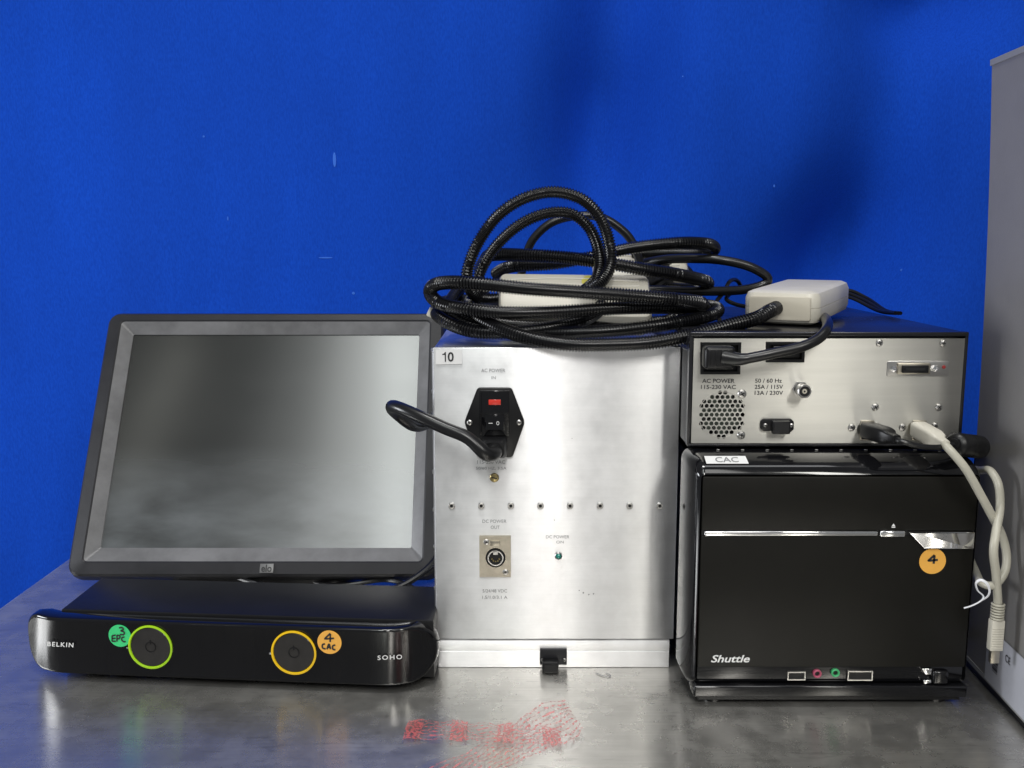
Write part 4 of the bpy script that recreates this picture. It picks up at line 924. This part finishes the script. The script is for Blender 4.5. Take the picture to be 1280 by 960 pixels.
mb = MB(); mb.box(q0.x - .0046, q0.x + .0046, q0.y - .0032, q0.y + .0032, q1.z, q0.z - .010, bev=.0009)
for i in range(9): mb.box(q0.x - .0040, q0.x + .0040, q0.y - .0036, q0.y - .003, q1.z + .002 + i * .0018, q1.z + .0030 + i * .0018, bev=.0002)
mb.build('plug_body', M['beige'], uc, world=True)
mb = MB(); mb.box(q0.x - .0030, q0.x + .0030, q0.y - .0020, q0.y + .0020, q1.z - .0095, q1.z, bev=.0003); mb.build('plug_tip', M['nickel'], uc, world=True)
tw = thing('twist_tie', 'thin white twist tie wrapped round the loop of ivory cable', 'twist tie', atY(1226, 740, -.07))
P = spline(YP([(1205, 760, -.078), (1215, 757, -.080), (1226, 751, -.081), (1229, 745, -.080), (1222, 738, -.080), (1220, 729, -.081), (1226, 725, -.083), (1234, 730, -.084), (1237, 739, -.083), (1234, 746, -.082), (1226, 751, -.080)]), .0008)
mb = MB(); mb.tube(P, .0010, 8, flat=.5); mb.build('tie_strip', M['tie'], tw, world=True)

# ================================================================== GREY CABINET
slope = 0.07; lean = 0.005
cb = thing('grey_cabinet', 'tall plain grey metal cabinet at the right edge with paper label low down', 'cabinet', (0.3615, -0.012, 0))
CH = 0.4625
def cf(y, z): return slope * y - 0.10 * z * z
yb, yf = 0.0, -0.110
t = bmesh.new(); cols = []
for i in range(13):
    z = 0.0045 + (CH - 0.0045) * i / 12; y0_ = 0.035 * (1 - z / CH)
    cols.append([t.verts.new((cf(y0_, z), y0_, z)), t.verts.new((cf(yf, z), yf, z)), t.verts.new((0.35 + slope * yf, yf, z)), t.verts.new((0.35 + slope * y0_, y0_, z))])
for a, b in zip(cols, cols[1:]):
    for k_ in range(4): t.faces.new((a[k_], a[(k_ + 1) % 4], b[(k_ + 1) % 4], b[k_]))
t.faces.new(cols[0]); t.faces.new(cols[-1][::-1])
mbb = MB(); mbb.prism([(0.0015 + slope * 0.034, 0.034), (0.0015 + slope * yf, yf + .001), (0.348, yf + .001), (0.348, 0.034)], 0.0, 0.0055, plane='XY'); mbb.build('base_gasket', M['plastic'], cb)
bmesh.ops.recalc_face_normals(t, faces=t.faces)
bmesh.ops.bevel(t, geom=[e for e in t.edges if e.calc_face_angle(0) > 0.5], offset=0.0012, segments=2, affect='EDGES')
mb = MB(); mb._merge(t); mb.build('side_panel', M['cab'], cb, label='plain grey painted panel')
for nm_, (za_, zb_) in (('top_flange', (CH - .0035, CH + .0006)), ('base_flange', (0.0062, 0.0095))):
    t = bmesh.new(); q_ = []
    for y_ in (0.0005 if za_ > .2 else 0.034, yf - .0004):
        for (dx_, z_) in ((-.0007, za_), (-.0007, zb_), (.006, zb_), (.006, za_)): q_.append(t.verts.new((cf(y_, z_) + dx_, y_, z_)))
    for k_ in range(4): t.faces.new((q_[k_], q_[(k_ + 1) % 4], q_[4 + (k_ + 1) % 4], q_[4 + k_]))
    t.faces.new(q_[:4]); t.faces.new(q_[4:][::-1]); mbb = MB(); mbb._merge(t); mbb.build(nm_, M['cabedge'], cb)
nC = Vector((1, -slope, lean)).normalized()
def CF(px, py, off=0.0009):
    p = hit(px, py, (0.3615, -0.012, 0), nC) - nC * off; return p - Vector((0.3615, -0.012, 0))
# label: quad on the panel and its print
pl = [CF(1224, 872), CF(1284, 945), CF(1284, 805), CF(1247, 789)]
pl = [CF(1226, 850), CF(1290, 925), CF(1290, 838), CF(1240, 790)]
ey = Vector((slope, 1, 0)).normalized(); ez = nC.cross(ey) * -1
if ez.z < 0: ez = -ez
o0 = CF(1232, 847)
lw, lh = 0.085, 0.042
def L3(u, v, off=0): return o0 - ey * u + ez * v - nC * off
t = bmesh.new(); t.faces.new([t.verts.new(p) for p in (L3(0, 0), L3(lw, 0), L3(lw, lh), L3(0, lh))]); mb = MB(); mb._merge(t)
lab = mb.build('paper_label', M['label'], cb, label='pale paper label with barcode')
mb = MB(); random.seed(3); u = .010
v_ = .012
while v_ < .036:
    wd = random.choice((.0005, .0008, .0012)); t = bmesh.new(); t.faces.new([t.verts.new(p) for p in (L3(.012, v_, .0003), L3(.021, v_, .0003), L3(.021, v_ + wd, .0003), L3(.012, v_ + wd, .0003))]); mb._merge(t); v_ += wd + random.choice((.0004, .0008, .0010))
mb.build('barcode', M['ink'], lab)
LMx = Matrix(((-ey.x, nC.x, ez.x, 0), (-ey.y, nC.y, ez.y, 0), (-ey.z, nC.z, ez.z, 0), (0, 0, 0, 1)))
def ltext(s, u, v, wd, hh, rot=None):
    p = L3(u, v, .0004); text(s, lab, 0, 0, 0, wd, hh, M['ink'], Mx=Matrix.Translation(p) @ LMx, rot=rot, bold=0.01)
ltext('CE', .036, .031, .008, .0055)

# ================================================================== RED PRINTED FILM on the bench
def film(name_, label_, rows, urange, loc, m_='film'):
    o = thing(name_, label_, 'tape', loc)
    me = bpy.data.meshes.new('film'); V = []; Fc = []; UV = []
    n = len(rows); 
    for i, (a, b) in enumerate(rows):
        for k_ in range(7):
            q = k_ / 6; p = Vector(a).lerp(Vector(b), q); p.z += 0.0022 * math.sin(i * .8 + q * 3.1) ** 4 + 0.0012 * random.random() * (1 if 0 < k_ < 6 else .4) + 0.0006
            V.append(p - Vector(loc)); UV.append((urange * i / (n - 1), q))
    for i in range(n - 1):
        for k_ in range(6): Fc.append((i * 7 + k_, i * 7 + k_ + 1, (i + 1) * 7 + k_ + 1, (i + 1) * 7 + k_))
    me.from_pydata(V, [], Fc); uvl = me.uv_layers.new(name='UVMap')
    for lp_ in me.loops: uvl.data[lp_.index].uv = UV[lp_.vertex_index]
    me.materials.append(M[m_]); 
    for p in me.polygons: p.use_smooth = True
    c = bpy.data.objects.new('film', me); C.objects.link(c); c.parent = o
    return o
def rows(top, bot, n=22):
    T = [atZ(x, y, 0) for x, y in top]; B_ = [atZ(x, y, 0) for x, y in bot]
    a = spline(T, .001); b = spline(B_, .001)
    return [(b[int(i / (n - 1) * (len(b) - 1))], a[int(i / (n - 1) * (len(a) - 1))]) for i in range(n)]
film('printed_tape', 'flat strip of clear tape with red print on the bench below silver box', rows([(512, 899), (570, 901), (640, 904), (700, 909)], [(502, 931), (570, 933), (640, 937), (706, 939)]), 3.4, atZ(600, 918, 0))
film('printed_tape', 'curling diagonal piece of red printed clear tape lapping over the flat strip', rows([(520, 962), (580, 938), (630, 908), (665, 879), (704, 871)], [(610, 985), (650, 962), (690, 945), (722, 937), (732, 921)]), 4.2, atZ(660, 920, 0.0), 'film2')
